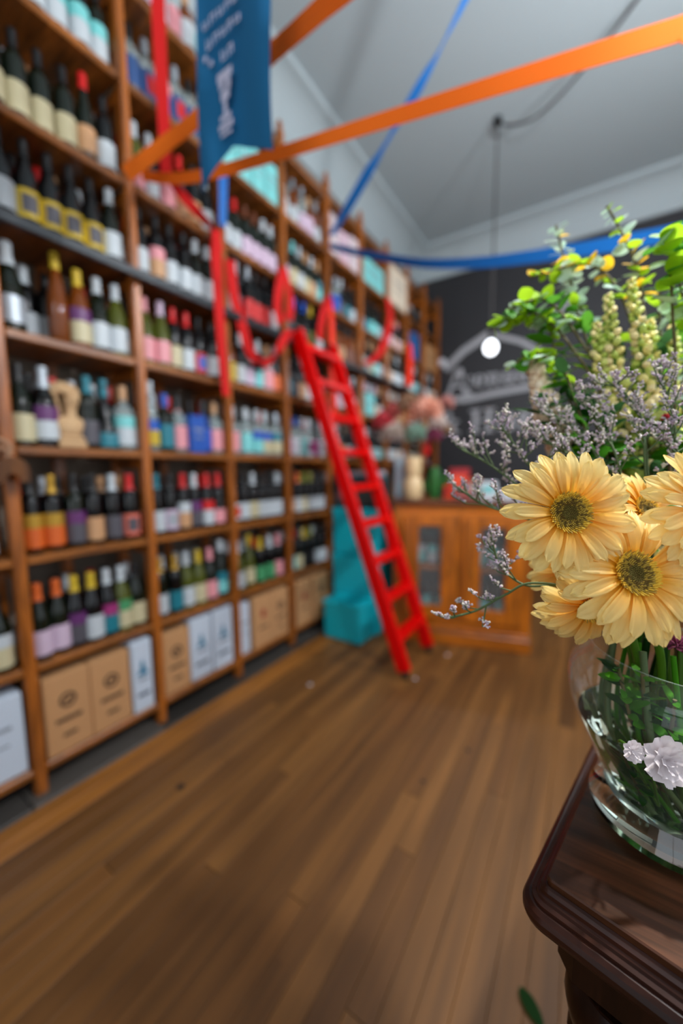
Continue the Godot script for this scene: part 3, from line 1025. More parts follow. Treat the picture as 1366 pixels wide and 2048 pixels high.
	# ------------------------------------------------ shelving, rail, ladder
	shelving(board, post)
	var rail := thing("ladder_rail", "black steel ladder rail running along the front of the shelving", "rail")
	var rb := MB.new()
	rb.box(Vector3(0.018, 0.042, 5.45), Vector3(0.045, 2.178, -2.45), 0.005)
	part("rail_bar", rb.mesh(), black_iron, rail)
	for k in 11:
		var bm := boxm(Vector3(0.036, 0.03, 0.03), 0.004)
		part("bracket", bm, black_iron, rail, Vector3(0.02, 2.178, POST0 - (k - 1) * PITCH))
	ladder(red_paint)

	# ------------------------------------------------ bottles: kind, glass, capsule, label, second colour
	row(0, 2, ". . . GgkwS", 1.0)
	row(0, 1, ". . . Ggkw- BgykO Ggkcw".replace("BgykO", "Bgyw-"), 1.0)
	row(1, 7, "Bgkt- Bgkw- Bkkwa Bkkwa Bkkwa Bgkwa")
	row(1, 6, "Bgkc- Bgkc- Bgkc- Bgkc- Fgrn- Bkkw-")
	row(1, 5, "Gkkw- GkkyH GkkyH GkkyH GkkyH Ggww-")
	row(1, 4, "Cgws- . Fmy-- Gmycu Ggww- Geww-", 1.06)
	row(1, 3, "Ggkc- Ckswu . Bgth- Tktt- Sxnwa")
	row(1, 2, "Bkkod Bkdod Bgkhu Bkkn- Bkwh- BkriH")
	row(1, 1, "Ggol- Ggol- Gkyhu Gkyw- Gkwtm Gewcg Ggkc-")
	row(2, 8, "Sxwp- Smwl- Smow- Sxwp- Smnw- Sxwa-")
	row(2, 7, "Sxkv- SxsvR Sxsvp SxsvR Sxkv- SxsvR")
	row(2, 6, "Bewp- Bkww- Bkrp- Bkrn- Bkkn- Bkww-")
	row(2, 5, "Bkkw- Bkknp Bkkw- Bkkw- Ggww- Ggww-")
	row(2, 4, "Gepp- Gelp- Bkrc- Bkrw- BkkrB Bkkw-", 1.06)
	row(2, 3, "Fxwyb Sgbt- Sxkp- . Sbkb- Sxnp-")
	row(2, 2, "Bktw- BkklS Bkrnw Bkwhu Bkrwr Bkrpk")
	row(2, 1, "Bgdw- Bkdt- Geww- Geyc- Ggpp- Fgwat")
	row(3, 6, "Bgrw- Bgrw- Bgfl- Bgfl- Bgwl- Bgwl-")
	row(3, 5, "Bkkw- Bksh- Bksr- Bkkr- Bkkr- Bkkw-", 1.08)
	row(3, 4, "Gmky- Bkww- Bkrl- Bkwa- Sxnp- Bkwo-", 1.06)
	row(3, 3, "Sxwp- Sxwa- Sxwab Sxwcb Sxsct")
	row(3, 2, "BkkwR Bkkw- Bkwc- Bkkw- Bkkw- Bkww-")
	row(3, 1, "Geww- Feyc- Bkyg- Bkwg- Bkpp-")
	row(4, 7, "Bxsw- Bmsw- Bxsl- Smnl- Bmsw-")
	row(4, 6, "Bgwl- Bgac- Bgww- Bgnc- Bgwn- Bgnat")
	row(4, 5, "Bkkh- Bkbk- Bkbk- Bkye- Bkkw-")
	row(4, 4, "Bkkt- Bkkh- Bkwn- Bkow- Bkkr- Bkkw-", 1.06)
	row(4, 3, "Sxwl- Sxbw- Sxsa- SxwwM Skkm- Sxsw-")
	row(4, 2, "Bkkn- Bkow- Bkec- Bkew- Bkkw- Bkkw-")
	row(4, 1, "Bkka- Bkkc- Bkyk- Bkek- Bkkw- Bkkw-")
	row(5, 6, "Bkkb- Sxsb- Bkwh- Bkkt- Bkkw-")
	row(5, 5, "Bmkf- Bmkf- Bmkn- Bmkf- Bmkf-")
	row(5, 4, "Bmko- Bkwl- Bkkw- Bkkr- Bksw-", 1.06)
	row(5, 3, "Sxwi- Sxwi- Bkkn- Bkkw- Bkkh-")
	row(5, 2, "Bkkn- Bkkk- Bkwh- Bkkw- Bkkn-")
	row(6, 6, "Bkkl- Bkkt- Ggka- Bkka- Bkkw-")
	row(6, 5, "Bkka- Bkkw- Bgnc- Bkna- Bkkw-")
	row(6, 4, "Bgww- Bgla- Bkwp- Bkln- Bknw-", 1.06)
	row(6, 3, "Bkkp- Bkwn- Bgka- Bkkw- Bkka-")
	row(7, 6, "Bkks- Bknl- Bknn- Bkpl- Bkkn-")
	row(7, 5, "Bgnw- Bgnn- Bkkw- Bkws- Bkkw-")
	row(7, 4, "Bknw- Bkwp- Bknn- Bkwn- Bkkn-", 1.06)
	row(7, 3, "Bkkn- Bkiw- Bkkw- Bkpn- Bkkw-")
	row(8, 5, "Bgww- Bgka- Bkkw- Bkwa- Bkkt-")
	row(8, 4, "Bkow- Bkww- Bkwl- Bkks- Bkkw-", 1.06)
	row(9, 5, "Bkkl- Bkww- Bkkw- Bkwn- Bkkw-")
	# the rows behind, half hidden by the front ones
	var spots := []
	var capc := []
	var labc := []
	for b in range(1, 10):
		for lv in range(1, 8):
			if b > 5 and lv < 3: continue
			for i in 6:
				var x := Transform3D(Basis.IDENTITY, Vector3(-0.165, LEVELS[lv] + 0.0175, bay_z(b, (i + 0.25 + 0.5 * rng.randf()) / 6.0)))
				spots.append(x)
				var cc: Color = PAINT[["k", "k", "w", "w", "s", "r", "n", "k"][rng.randi() % 8]][1]
				var lc: Color = PAINT[["w", "c", "s", "n", "w", "h"][rng.randi() % 6]][1]
				capc.append(cc.srgb_to_linear()); labc.append(lc.srgb_to_linear())
	var back := thing("rear_row_bottles", "dark bottles filling the second row behind the front bottles on the shelves", "bottles")
	back.set_meta("kind", "stuff")
	many("glass_body", bottle_mesh("B", "body"), bottle_glass("k"), spots, back)
	many("capsule", bottle_mesh("B", "cap"), tinted("foil", 0.4), spots, back, capc)
	many("paper_label", bottle_mesh("B", "label"), tinted("label_paper", 0.6), spots, back, labc)

	# ------------------------------------------------ boxes on the shelves
	var kraft := mat("kraft_card", Color(0.72, 0.53, 0.35), 0.85)
	var white_card := mat("white_card", Color(0.74, 0.78, 0.83), 0.7)
	var f := LEVELS[0] + 0.0175
	carton("wine_carton", "white wine carton on the floor shelf of the leftmost bay", Vector3(0.25, 0.33, 0.2), Vector3(-0.145, f, bay_z(0, 0.78)), white_card, "plain", "cartons on the floor shelf")
	carton("wine_carton", "kraft wine carton with round emblem, left one of the pair in second bay", Vector3(0.25, 0.34, 0.172), Vector3(-0.135, f, bay_z(1, 0.19)), kraft, "ring", "cartons on the floor shelf")
	carton("wine_carton", "kraft wine carton with round emblem beside the white carton in second bay", Vector3(0.25, 0.34, 0.172), Vector3(-0.135, f, bay_z(1, 0.565)), kraft, "ring", "cartons on the floor shelf")
	carton("wine_carton", "white wine carton with teal tower print beside two kraft cartons, second bay", Vector3(0.25, 0.355, 0.10), Vector3(-0.13, f, bay_z(1, 0.875)), white_card, "tower", "cartons on the floor shelf")
	carton("wine_carton", "kraft wine carton left of two white cartons in the third bay", Vector3(0.25, 0.335, 0.158), Vector3(-0.14, f, bay_z(2, 0.17)), kraft, "ring", "cartons on the floor shelf")
	carton("wine_carton", "white tower-print carton between kraft and white cartons in the third bay", Vector3(0.25, 0.355, 0.142), Vector3(-0.145, f, bay_z(2, 0.51)), white_card, "tower", "cartons on the floor shelf")
	carton("wine_carton", "white tower-print carton against the right post of the third bay", Vector3(0.25, 0.36, 0.142), Vector3(-0.14, f, bay_z(2, 0.835)), white_card, "tower", "cartons on the floor shelf")
	carton("wine_carton", "narrow white carton at the left post of the fourth bay", Vector3(0.25, 0.33, 0.09), Vector3(-0.15, f, bay_z(3, 0.10)), white_card, "plain", "cartons on the floor shelf")
	carton("wine_carton", "kraft carton with red emblem in the fourth bay", Vector3(0.25, 0.345, 0.175), Vector3(-0.13, f, bay_z(3, 0.42)), kraft, "red", "cartons on the floor shelf")
	carton("wine_carton", "kraft carton right of the red-emblem carton in the fourth bay", Vector3(0.25, 0.345, 0.165), Vector3(-0.135, f, bay_z(3, 0.80)), kraft, "ring", "cartons on the floor shelf")
	carton("wine_carton", "kraft carton with red emblem in the fifth bay behind the turquoise boxes", Vector3(0.25, 0.345, 0.175), Vector3(-0.12, f, bay_z(4, 0.22)), kraft, "red", "cartons on the floor shelf")
	carton("wine_carton", "plain kraft carton in the fifth bay beside the turquoise boxes", Vector3(0.25, 0.35, 0.20), Vector3(-0.11, f, bay_z(4, 0.66)), kraft, "ring", "cartons on the floor shelf")
	var aqua := mat("aqua_card", Color(0.46, 0.76, 0.76), 0.6)
	var pale := mat("pale_card", Color(0.80, 0.74, 0.76), 0.7)
	var pinkish := mat("lilac_card", Color(0.80, 0.68, 0.74), 0.7)
	var t7 := LEVELS[7] + 0.0175
	for k in 4:
		carton("bottle_gift_box", "pale turquoise gift box, %s from left on the fourth bay's top shelf" % ORDINAL[k], Vector3(0.09, 0.24, 0.105), Vector3(-0.06, t7, bay_z(3, (k + 0.5) / 4)), aqua, "plain", "turquoise gift boxes on the top shelf")
	for k in 3:
		carton("bottle_gift_box", "pale pink gift box, %s from left on the sixth bay's top shelf" % ORDINAL[k], Vector3(0.10, [0.30, 0.24, 0.27][k], 0.13), Vector3(-0.06, t7, bay_z(5, (k + 0.5) / 3)), [pale, pinkish, pale][k], "plain", "pale gift boxes on the top shelf")
	carton("display_box", "wide pale turquoise box on the top shelf of the seventh bay", Vector3(0.12, 0.22, 0.40), Vector3(-0.07, t7, bay_z(6, 0.5)), aqua, "plain")
	carton("display_box", "large cream box with faint print on the eighth bay's top shelf", Vector3(0.12, 0.36, 0.40), Vector3(-0.05, t7 - 0.0, bay_z(7, 0.5)), mat("cream_card", Color(0.84, 0.78, 0.70), 0.8), "plain")
	carton("display_box", "blue printed box on the shelf above the rail, ninth bay", Vector3(0.12, 0.30, 0.2), Vector3(-0.06, LEVELS[6] + 0.0175, bay_z(8, 0.45)), mat("blue_card", Color(0.12, 0.34, 0.58), 0.6), "window")
	carton("display_box", "tan card box on the shelf above the rail, last bay", Vector3(0.14, 0.30, 0.36), Vector3(-0.08, LEVELS[6] + 0.0175, bay_z(9, 0.5)), kraft, "ring")
	carton("display_box", "large kraft box with blue panel on the fifth shelf, last bay", Vector3(0.20, 0.34, 0.42), Vector3(-0.09, LEVELS[4] + 0.0175, bay_z(9, 0.5)), kraft, "window")
	carton("display_box", "small round-cornered turquoise box on the black rail shelf near a red ribbon", Vector3(0.12, 0.20, 0.17), Vector3(-0.05, LEVELS[4] + 0.0175 + 0.0, bay_z(6, 0.25) - 0.52 * 0.0), aqua, "plain")
	carton("gift_bag", "small bright blue paper bag among the clear bottles, third bay", Vector3(0.08, 0.20, 0.10), Vector3(-0.05, LEVELS[3] + 0.0175, bay_z(2, 0.60)), mat("blue_bag", Color(0.02, 0.28, 0.62), 0.6), "plain")

	# carved bust between bottles
	var bust := thing("carved_bust", "pale carved stone bust with curly hair standing between the bottles", "statue", Vector3(-0.062, LEVELS[3] + 0.0175, bay_z(1, 0.42)))
	var stone := mat("pale_stone", Color(0.76, 0.62, 0.46), 0.85)
	var s1 := MB.new()
	s1.box(Vector3(0.085, 0.028, 0.105), Vector3(0, 0.014, 0), 0.006)
	s1.box(Vector3(0.078, 0.022, 0.095), Vector3(0, 0.039, 0), 0.008)
	part("plinth", s1.mesh(), stone, bust)
	var s2 := MB.new()
	s2.ball(Vector3(0, 0.085, 0), Vector3(0.042, 0.05, 0.056), 16, 10)
	s2.ball(Vector3(0.005, 0.10, 0.036), Vector3(0.03, 0.03, 0.022), 10, 8)
	s2.ball(Vector3(0.005, 0.10, -0.036), Vector3(0.03, 0.03, 0.022), 10, 8)
	part("torso", s2.mesh(), stone, bust)
	var s3 := MB.new()
	s3.lathe(PackedVector2Array([Vector2(0.03, 0.115), Vector2(0.022, 0.14), Vector2(0.021, 0.16), Vector2(0.028, 0.175)]), 14, Vector3(0, 0, -0.012))
	part("neck", s3.mesh(), stone, bust)
	var s4 := MB.new()
	s4.ball(Vector3(0.005, 0.205, -0.014), Vector3(0.034, 0.045, 0.030), 16, 12)
	s4.ball(Vector3(0.036, 0.20, -0.016), Vector3(0.008, 0.012, 0.006), 8, 6)
	s4.ball(Vector3(0.030, 0.186, -0.016), Vector3(0.008, 0.004, 0.010), 8, 6)
	part("head", s4.mesh(), stone, bust)
	var s5 := MB.new()
	for k in 26:
		var a := k * 2.39996
		var y := 1.0 - 1.1 * k / 26.0
		var q := sqrt(maxf(0, 1 - y * y))
		s5.ball(Vector3(-0.004 + 0.040 * q * cos(a) - 0.006, 0.222 + 0.036 * y, 0.006 + 0.046 * q * sin(a)), Vector3.ONE * 0.017, 7, 5)
	for k in 6:
		s5.ball(Vector3(0.0, 0.20 - 0.012 * k, 0.044 - 0.002 * k), Vector3(0.016, 0.012, 0.014), 7, 5)
	part("curly_hair", s5.mesh(), stone, bust)

	# wooden ornament hanging on the left post
	var orn := thing("hanging_ornament", "brown wooden ornament hung by a tan cord on the leftmost post", "ornament", Vector3(0.03, 1.30, POST0 + 0.01))
	var o1 := MB.new()
	o1.tube(curve([Vector3(0.0, 0.05, 0.005), Vector3(0.005, 0.085, -0.005), Vector3(0.002, 0.11, 0.02), Vector3(0.0, 0.125, 0.06)], 6), [0.008], 8)
	o1.tube(curve([Vector3(0.0, 0.05, 0.005), Vector3(0.008, 0.075, 0.01), Vector3(0.002, 0.09, 0.06)], 6), [0.006], 8)
	part("cord", o1.mesh(), mat("raffia", Color(0.62, 0.47, 0.36), 0.9), orn)
	var o2 := MB.new()
	var arch := PackedVector2Array()
	for k in 13:
		var a := PI * k / 12.0
		arch.append(Vector2(0.045 * cos(a), 0.005 + 0.045 * sin(a)))
	arch.append_array(PackedVector2Array([Vector2(-0.045, -0.04), Vector2(-0.02, -0.04), Vector2(-0.016, -0.016), Vector2(0, -0.008), Vector2(0.016, -0.016), Vector2(0.02, -0.04), Vector2(0.045, -0.04)]))
	o2.plate(arch, 0.05, Transform3D(Basis(Vector3(0.35, 0, -0.94), Vector3.UP, Vector3(0.94, 0, 0.35)), Vector3(0.026, 0, 0)))
	part("wooden_block", o2.mesh(), wood("ornament_wood", Color(0.46, 0.26, 0.06), 0.5, grain_v, Vector3(3, 3, 3)), orn)
	# ------------------------------------------------ banner and ribbons
	banner(navy_cloth)
	var og := "orange ribbons over the shop"
	var rg := "red ribbons tied to the shelving"
	cloth_ribbon("broad orange ribbon rising from the second post behind the blue banner", [Vector3(0.0300, 2.5823, -1.0113), Vector3(0.2029, 2.6780, -1.0901), Vector3(0.4001, 2.7071, -1.1138), Vector3(0.7672, 2.7808, -1.1572), Vector3(0.9892, 2.7560, -1.1302), Vector3(1.2315, 2.7002, -1.0766), Vector3(1.62, 2.64, -0.93), Vector3(2.45, 2.6, -0.45), Vector3(3.295, 2.75, 0.40)], 0.066, 0.070, Vector3(0.1, 1, 0.1), 0, 0.2, orange_cloth, og)
	cloth_ribbon("long orange ribbon stretched across the ceiling from shelving to upper right", [Vector3(0.0300, 2.6220, -1.0849), Vector3(0.1318, 2.6090, -1.1552), Vector3(0.3521, 2.5672, -1.1969), Vector3(0.7163, 2.5187, -1.2351), Vector3(1.1426, 2.4450, -1.2506), Vector3(1.5240, 2.3538, -1.2347), Vector3(1.7572, 2.2957, -1.2228), Vector3(1.9123, 2.2625, -1.2233), Vector3(2.0035, 2.2414, -1.2198), Vector3(2.6, 2.24, -1.19), Vector3(3.325, 2.34, -1.10)], 0.040, 0.054, Vector3.UP, 0.5, -0.15, orange_cloth, og)
	cloth_ribbon("thin blue ribbon slanting up over the ceiling from the sixth post", [Vector3(0.0300, 3.1018, -2.6112), Vector3(0.2420, 3.1120, -2.4641), Vector3(0.5443, 3.2048, -2.3121), Vector3(0.8145, 3.2100, -2.1285), Vector3(1.0433, 3.2449, -1.9816), Vector3(1.2894, 3.2490, -1.7822), Vector3(1.95, 3.36, -1.25), Vector3(2.65, 3.6, -0.6), Vector3(3.295, 3.82, 0.0)], 0.060, 0.055, Vector3(1, 0, 0.3), 0.35, 1.2, blue_cloth, "blue ribbons over the shop")
	cloth_ribbon("blue ribbon sagging across the black wall behind the green branches", [Vector3(0.0300, 3.0090, -2.5821), Vector3(0.2608, 2.8904, -2.5682), Vector3(0.5578, 2.7330, -2.5014), Vector3(0.8716, 2.5579, -2.3832), Vector3(1.2364, 2.3980, -2.2401), Vector3(1.5847, 2.2710, -2.0904), Vector3(1.8589, 2.1744, -1.9564), Vector3(2.0169, 2.1037, -1.8343), Vector3(2.1295, 2.0372, -1.6952), Vector3(2.65, 1.95, -1.38), Vector3(3.325, 2.25, -1.10)], 0.050, 0.058, Vector3.UP, 0.95, -0.5, blue_cloth, "blue ribbons over the shop")
	cloth_ribbon("short bright blue ribbon end hanging down on the fourth post", [Vector3(0.0500, 2.9071, -1.5372), Vector3(0.0550, 2.7696, -1.5259), Vector3(0.0500, 2.6170, -1.5187)], 0.050, 0.046, Vector3(0.2, 0, -1), 0.1, -0.2, mat("bright_blue_cloth", Color(0.0, 0.36, 0.66), 0.6))
	cloth_ribbon("dark red ribbon dropping straight down left of the blue banner", [Vector3(0.1381, 3.4137, -1.1405), Vector3(0.0974, 3.2295, -1.1629), Vector3(0.0495, 2.9775, -1.1961), Vector3(0.0016, 2.7135, -1.2277)], 0.058, 0.052, Vector3(0.5, 0, -0.9), 0.0, 0.2, red_cloth, rg)
	cloth_ribbon("red ribbon slanting along the third bay towards the third post", [Vector3(0.0173, 2.7056, -1.2250), Vector3(0.0272, 2.6556, -1.2850), Vector3(0.0351, 2.6107, -1.3804), Vector3(0.0600, 2.5556, -1.4513), Vector3(0.0600, 2.4728, -1.4761)], 0.045, 0.052, Vector3(0.2, 0.7, 0.7), 0.0, 0.6, red_cloth, rg)
	cloth_ribbon("long red ribbon tail hanging down in front of the third post", [Vector3(0.0500, 2.5781, -1.4702), Vector3(0.0600, 2.3655, -1.4605), Vector3(0.0700, 2.1073, -1.4585), Vector3(0.0600, 1.9045, -1.4764), Vector3(0.0500, 1.7160, -1.4995)], 0.055, 0.052, Vector3(0.3, 0, -1), 0.2, -0.3, red_cloth, rg)
	cloth_ribbon("narrow red ribbon looping down right of the third post across bottles", [Vector3(0.0200, 2.4829, -1.5895), Vector3(0.0350, 2.3062, -1.5928), Vector3(0.0500, 2.1517, -1.6314), Vector3(0.0500, 2.0124, -1.6871), Vector3(0.0500, 1.9606, -1.7630), Vector3(0.0500, 1.9889, -1.8607), Vector3(0.0500, 2.0757, -1.9385), Vector3(0.0600, 2.2091, -2.0201)], 0.060, 0.050, Vector3(0.1, 0, -1), 0.2, 0.9, red_cloth, rg)
	cloth_ribbon("red bow tail on the left side of the fourth post above the rail", [Vector3(0.0500, 2.6075, -2.0119), Vector3(0.0700, 2.4402, -1.9402), Vector3(0.0700, 2.3279, -1.9218), Vector3(0.0600, 2.2422, -1.9626)], 0.055, 0.07, Vector3(0.2, 0, -1), 0.1, -0.3, red_cloth, rg)
	cloth_ribbon("red bow tail on the right side of the fourth post above the rail", [Vector3(0.0600, 2.6039, -2.0102), Vector3(0.0700, 2.4905, -2.0338), Vector3(0.0700, 2.3806, -2.0499), Vector3(0.0600, 2.2906, -2.0381)], 0.035, 0.06, Vector3(0.2, 0, -1), 0.0, 0.5, red_cloth, rg)
	cloth_ribbon("red ribbon knot below the rail at the fourth post", [Vector3(0.0700, 2.2254, -2.0393), Vector3(0.0900, 2.1651, -1.9742), Vector3(0.0800, 2.1005, -1.9348), Vector3(0.0600, 2.0586, -1.9269)], 0.060, 0.05, Vector3(0.3, 0.3, -1), 0.0, 0.5, red_cloth, rg)
	cloth_ribbon("broad red bow tail left of the fifth post above the ladder", [Vector3(0.0500, 2.6193, -2.5445), Vector3(0.0700, 2.4946, -2.4471), Vector3(0.0700, 2.3660, -2.3993), Vector3(0.0600, 2.2594, -2.3915)], 0.055, 0.085, Vector3(0.2, 0, -1), 0.1, -0.2, red_cloth, rg)
	cloth_ribbon("orange-red ribbon tail running down the fifth post behind the ladder", [Vector3(0.0400, 2.6073, -2.5655), Vector3(0.0450, 2.3868, -2.5740), Vector3(0.0500, 2.1192, -2.5610), Vector3(0.0450, 1.8566, -2.5910), Vector3(0.0400, 1.6640, -2.6235)], 0.045, 0.07, Vector3(0.1, 0, -1), 0.0, 0.2, mat("orange_red_cloth", Color(0.95, 0.16, 0.01), 0.7), rg)
	cloth_ribbon("red ribbon swag hanging from the seventh post right of the ladder", [Vector3(0.0500, 2.9664, -3.5385), Vector3(0.0600, 2.8122, -3.5862), Vector3(0.0500, 2.6528, -3.5520), Vector3(0.0500, 2.4467, -3.4119), Vector3(0.0500, 2.3275, -3.2590), Vector3(0.0400, 2.2499, -3.1059)], 0.085, 0.06, Vector3(0.1, 0, -1), 0.0, 0.9, red_cloth, rg)
	cloth_ribbon("short red ribbon tail on the ninth post beside kraft box", [Vector3(0.0400, 2.6890, -4.1129), Vector3(0.0500, 2.4614, -4.1086), Vector3(0.0400, 2.2355, -4.1093)], 0.10, 0.08, Vector3(0.1, 0, -1), 0.0, 0.3, mats["orange_red_cloth"], rg)

	# ------------------------------------------------ turquoise boxes and what stands on them
	var teal := mat("turquoise_paint", Color(0.0, 0.70, 0.76), 0.5)
	var tb := func(called: String, label: String, size: Vector3, at: Vector3) -> void:
		var o := thing(called, label, "box", at, 0, "turquoise boxes by the ladder")
		part("box_body", boxm(size, 0.018, Vector3(0, size.y / 2, 0)), teal, o)
		part("lid", boxm(Vector3(size.x + 0.012, 0.03, size.z + 0.012), 0.010, Vector3(0, size.y - 0.012, 0)), teal, o)
	tb.call("turquoise_box", "low turquoise box on the floor in front of the turquoise stack", Vector3(0.34, 0.30, 0.20), Vector3(0.265, 0.0, -2.43))
	tb.call("turquoise_box", "lower turquoise box of the tall stack behind the ladder", Vector3(0.42, 0.62, 0.30), Vector3(0.25, 0.0, -2.69))
	tb.call("turquoise_box", "upper turquoise box of the tall stack behind the ladder", Vector3(0.41, 0.37, 0.28), Vector3(0.245, 0.624, -2.69))
	var case := thing("card_terminal", "dark grey display unit with teal band on top of turquoise stack", "device", Vector3(0.24, 0.999, -2.68))
	part("casing", boxm(Vector3(0.40, 0.22, 0.20), 0.008, Vector3(0, 0.11, 0)), mat("charcoal_plastic", Color(0.17, 0.19, 0.20), 0.4), case)
	part("top_band", boxm(Vector3(0.405, 0.03, 0.205), 0.006, Vector3(0, 0.235, 0)), mat("dark_teal", Color(0.03, 0.28, 0.32), 0.5), case)
	part("paper_tray", boxm(Vector3(0.36, 0.04, 0.18), 0.006, Vector3(0, 0.27, 0)), mat("pale_grey", Color(0.60, 0.60, 0.64), 0.5), case)
	part("badge", boxm(Vector3(0.06, 0.06, 0.004), 0.0015, Vector3(-0.13, 0.10, 0.102)), mat("dull_pink", Color(0.55, 0.30, 0.30), 0.6), case)
	part("screen", boxm(Vector3(0.16, 0.12, 0.004), 0.001, Vector3(0.07, 0.11, 0.102)), mat("dark_screen", Color(0.20, 0.24, 0.23), 0.15), case)

	# ------------------------------------------------ the glazed cabinet
	var turn := 0.262
	var rgt := Vector3(cos(turn), 0, -sin(turn))
	var outw := Vector3(sin(turn), 0, cos(turn))
	var cb := Vector3(1.494, 0, -2.842) - rgt * 0.48
	var cab := thing("glazed_cabinet", "orange-brown wooden cabinet with two glazed doors behind the ladder", "cabinet", cb, turn)
	part("plinth", boxm(Vector3(0.98, 0.10, 0.48), 0.010, Vector3(0, 0.05, -0.235)), cabinet_wood, cab)
	part("base_moulding", boxm(Vector3(0.97, 0.035, 0.47), 0.012, Vector3(0, 0.118, -0.235)), cabinet_wood, cab)
	for x in [-0.465, 0.465]: part("side_panel", boxm(Vector3(0.03, 0.86, 0.45), 0.003, Vector3(x, 0.565, -0.24)), cabinet_stile, cab)
	part("back_panel", boxm(Vector3(0.90, 0.86, 0.015), 0.002, Vector3(0, 0.565, -0.455)), mat("cabinet_dark", Color(0.22, 0.11, 0.05), 0.6), cab)
	part("inner_floor", boxm(Vector3(0.90, 0.02, 0.42), 0.002, Vector3(0, 0.20, -0.24)), cabinet_wood, cab)
	part("inner_shelf", boxm(Vector3(0.90, 0.02, 0.38), 0.002, Vector3(0, 0.55, -0.25)), cabinet_wood, cab)
	var fr := MB.new()
	for x in [-0.445, 0.445]: fr.box(Vector3(0.07, 0.86, 0.03), Vector3(x, 0.565, -0.015), 0.004)
	fr.box(Vector3(0.05, 0.86, 0.03), Vector3(0.015, 0.565, -0.015), 0.004)
	part("front_stiles", fr.mesh(), cabinet_stile, cab)
	var fq := MB.new()
	fq.box(Vector3(0.84, 0.06, 0.03), Vector3(0, 0.165, -0.016), 0.004)
	fq.box(Vector3(0.84, 0.07, 0.03), Vector3(0, 0.96, -0.016), 0.004)
	part("front_rails", fq.mesh(), cabinet_wood, cab)
	part("cornice", boxm(Vector3(0.965, 0.035, 0.475), 0.012, Vector3(0, 0.995, -0.232)), cabinet_wood, cab)
	part("worktop", boxm(Vector3(1.01, 0.036, 0.52), 0.012, Vector3(0, 1.03, -0.24)), wood("cabinet_top_wood", Color(0.50, 0.27, 0.15), 0.3, grain_u, Vector3(1.2, 1.2, 1.2)), cab)
	for d in 2:
		var xc: float = [-0.207, 0.225][d]
		var door := MB.new()
		for s in [-1, 1]: door.box(Vector3(0.105, 0.735, 0.026), Vector3(s * 0.142, 0, 0), 0.006)
		door.box(Vector3(0.19, 0.055, 0.026), Vector3(0, 0.340, 0), 0.006)
		door.box(Vector3(0.19, 0.10, 0.026), Vector3(0, -0.318, 0), 0.006)
		var dr := part("door", door.mesh(), cabinet_stile, cab, Vector3(xc, 0.56, 0.012))
		part("glass_pane", boxm(Vector3(0.182, 0.585, 0.004), 0.001, Vector3(0, 0.022, 0)), glass("cabinet_glass", Color(0.8, 0.85, 0.85), 0.06, 0.03), dr)
		var bead := MB.new()
		for s in [-1, 1]:
			bead.box(Vector3(0.010, 0.59, 0.012), Vector3(s * 0.086, 0.022, 0.012), 0.004)
			bead.box(Vector3(0.18, 0.010, 0.012), Vector3(0, 0.022 + s * 0.292, 0.012), 0.004)
		part("glazing_bead", bead.mesh(), cabinet_wood, dr)
		var kn := turned([Vector2(0, 0), Vector2(0.006, 0), Vector2(0.005, 0.012), Vector2(0.011, 0.018), Vector2(0.011, 0.024), Vector2(0, 0.028)], 12)
		var knob := part("knob", kn, mat("brass", Color(0.55, 0.40, 0.15), 0.35, 0.8), dr)
		knob.transform = Transform3D(Basis(Vector3.RIGHT, PI / 2), Vector3(0.14 if d == 0 else -0.14, 0, 0.013))
	for q in [[-0.29, 0.56, "Bkkaw"], [-0.205, 0.56, "Bkkwa"], [-0.12, 0.56, "Bkkaw"], [0.14, 0.56, "Bkkaw"], [0.225, 0.56, "Bkkwa"], [0.31, 0.56, "Bkkaw"], [-0.25, 0.21, "Gkka-"], [-0.15, 0.21, "Gkka-"], [0.17, 0.21, "Gkka-"], [0.28, 0.21, "Gkka-"]]:
		var up: bool = q[1] > 0.4
		var p: Vector3 = cb + rgt * q[0] - outw * 0.14 + Vector3(0, q[1] * 1.025, 0)
		bottle(q[2], p, 1.0, "dark bottle with %s label on the %s shelf behind the %s cabinet door, %s" % ["turquoise" if q[2][3] == "a" else "white", "upper" if up else "lower", "left" if q[0] < 0 else "right", {-0.29: "leftmost", -0.205: "middle", -0.12: "rightmost", 0.14: "leftmost", 0.225: "middle", 0.31: "rightmost", -0.25: "left one", -0.15: "right one", 0.17: "left one", 0.28: "right one"}[q[0]]], "bottles inside the cabinet")
	# on the cabinet
	cab.scale.y = 1.025
	var top := 1.0745
	var vp := cb + rgt * -0.36 - outw * 0.20 + Vector3(0, top, 0)
	var cv := thing("ceramic_vase", "cream hourglass-shaped ceramic vase holding dried flowers on the cabinet", "vase", vp)
	part("vase_body", turned([Vector2(0, 0), Vector2(0.062, 0), Vector2(0.074, 0.02), Vector2(0.077, 0.09), Vector2(0.070, 0.135), Vector2(0.056, 0.158), Vector2(0.052, 0.17), Vector2(0.058, 0.18), Vector2(0.064, 0.22), Vector2(0.064, 0.30), Vector2(0.060, 0.312), Vector2(0.050, 0.312), Vector2(0.050, 0.20), Vector2(0, 0.19)], 28), mat("cream_glaze", Color(0.84, 0.72, 0.54), 0.3), cv)
	var rimm := MB.new()
	rimm.lathe(PackedVector2Array([Vector2(0.058, 0.308), Vector2(0.064, 0.312), Vector2(0.060, 0.320), Vector2(0.052, 0.316)]), 24)
	part("rim", rimm.mesh(), mats["cream_glaze"], cv)
	var dg := "dried flowers in the cream vase"
	var mouth := vp + Vector3(0, 0.27, 0)
	bloom("dried_flower", "deep pink dried bloom at the far left of the cabinet bouquet", Vector3(0.4060, 1.6694, -2.7573), mouth, 0.085, Color(0.70, 0.13, 0.17), dg)
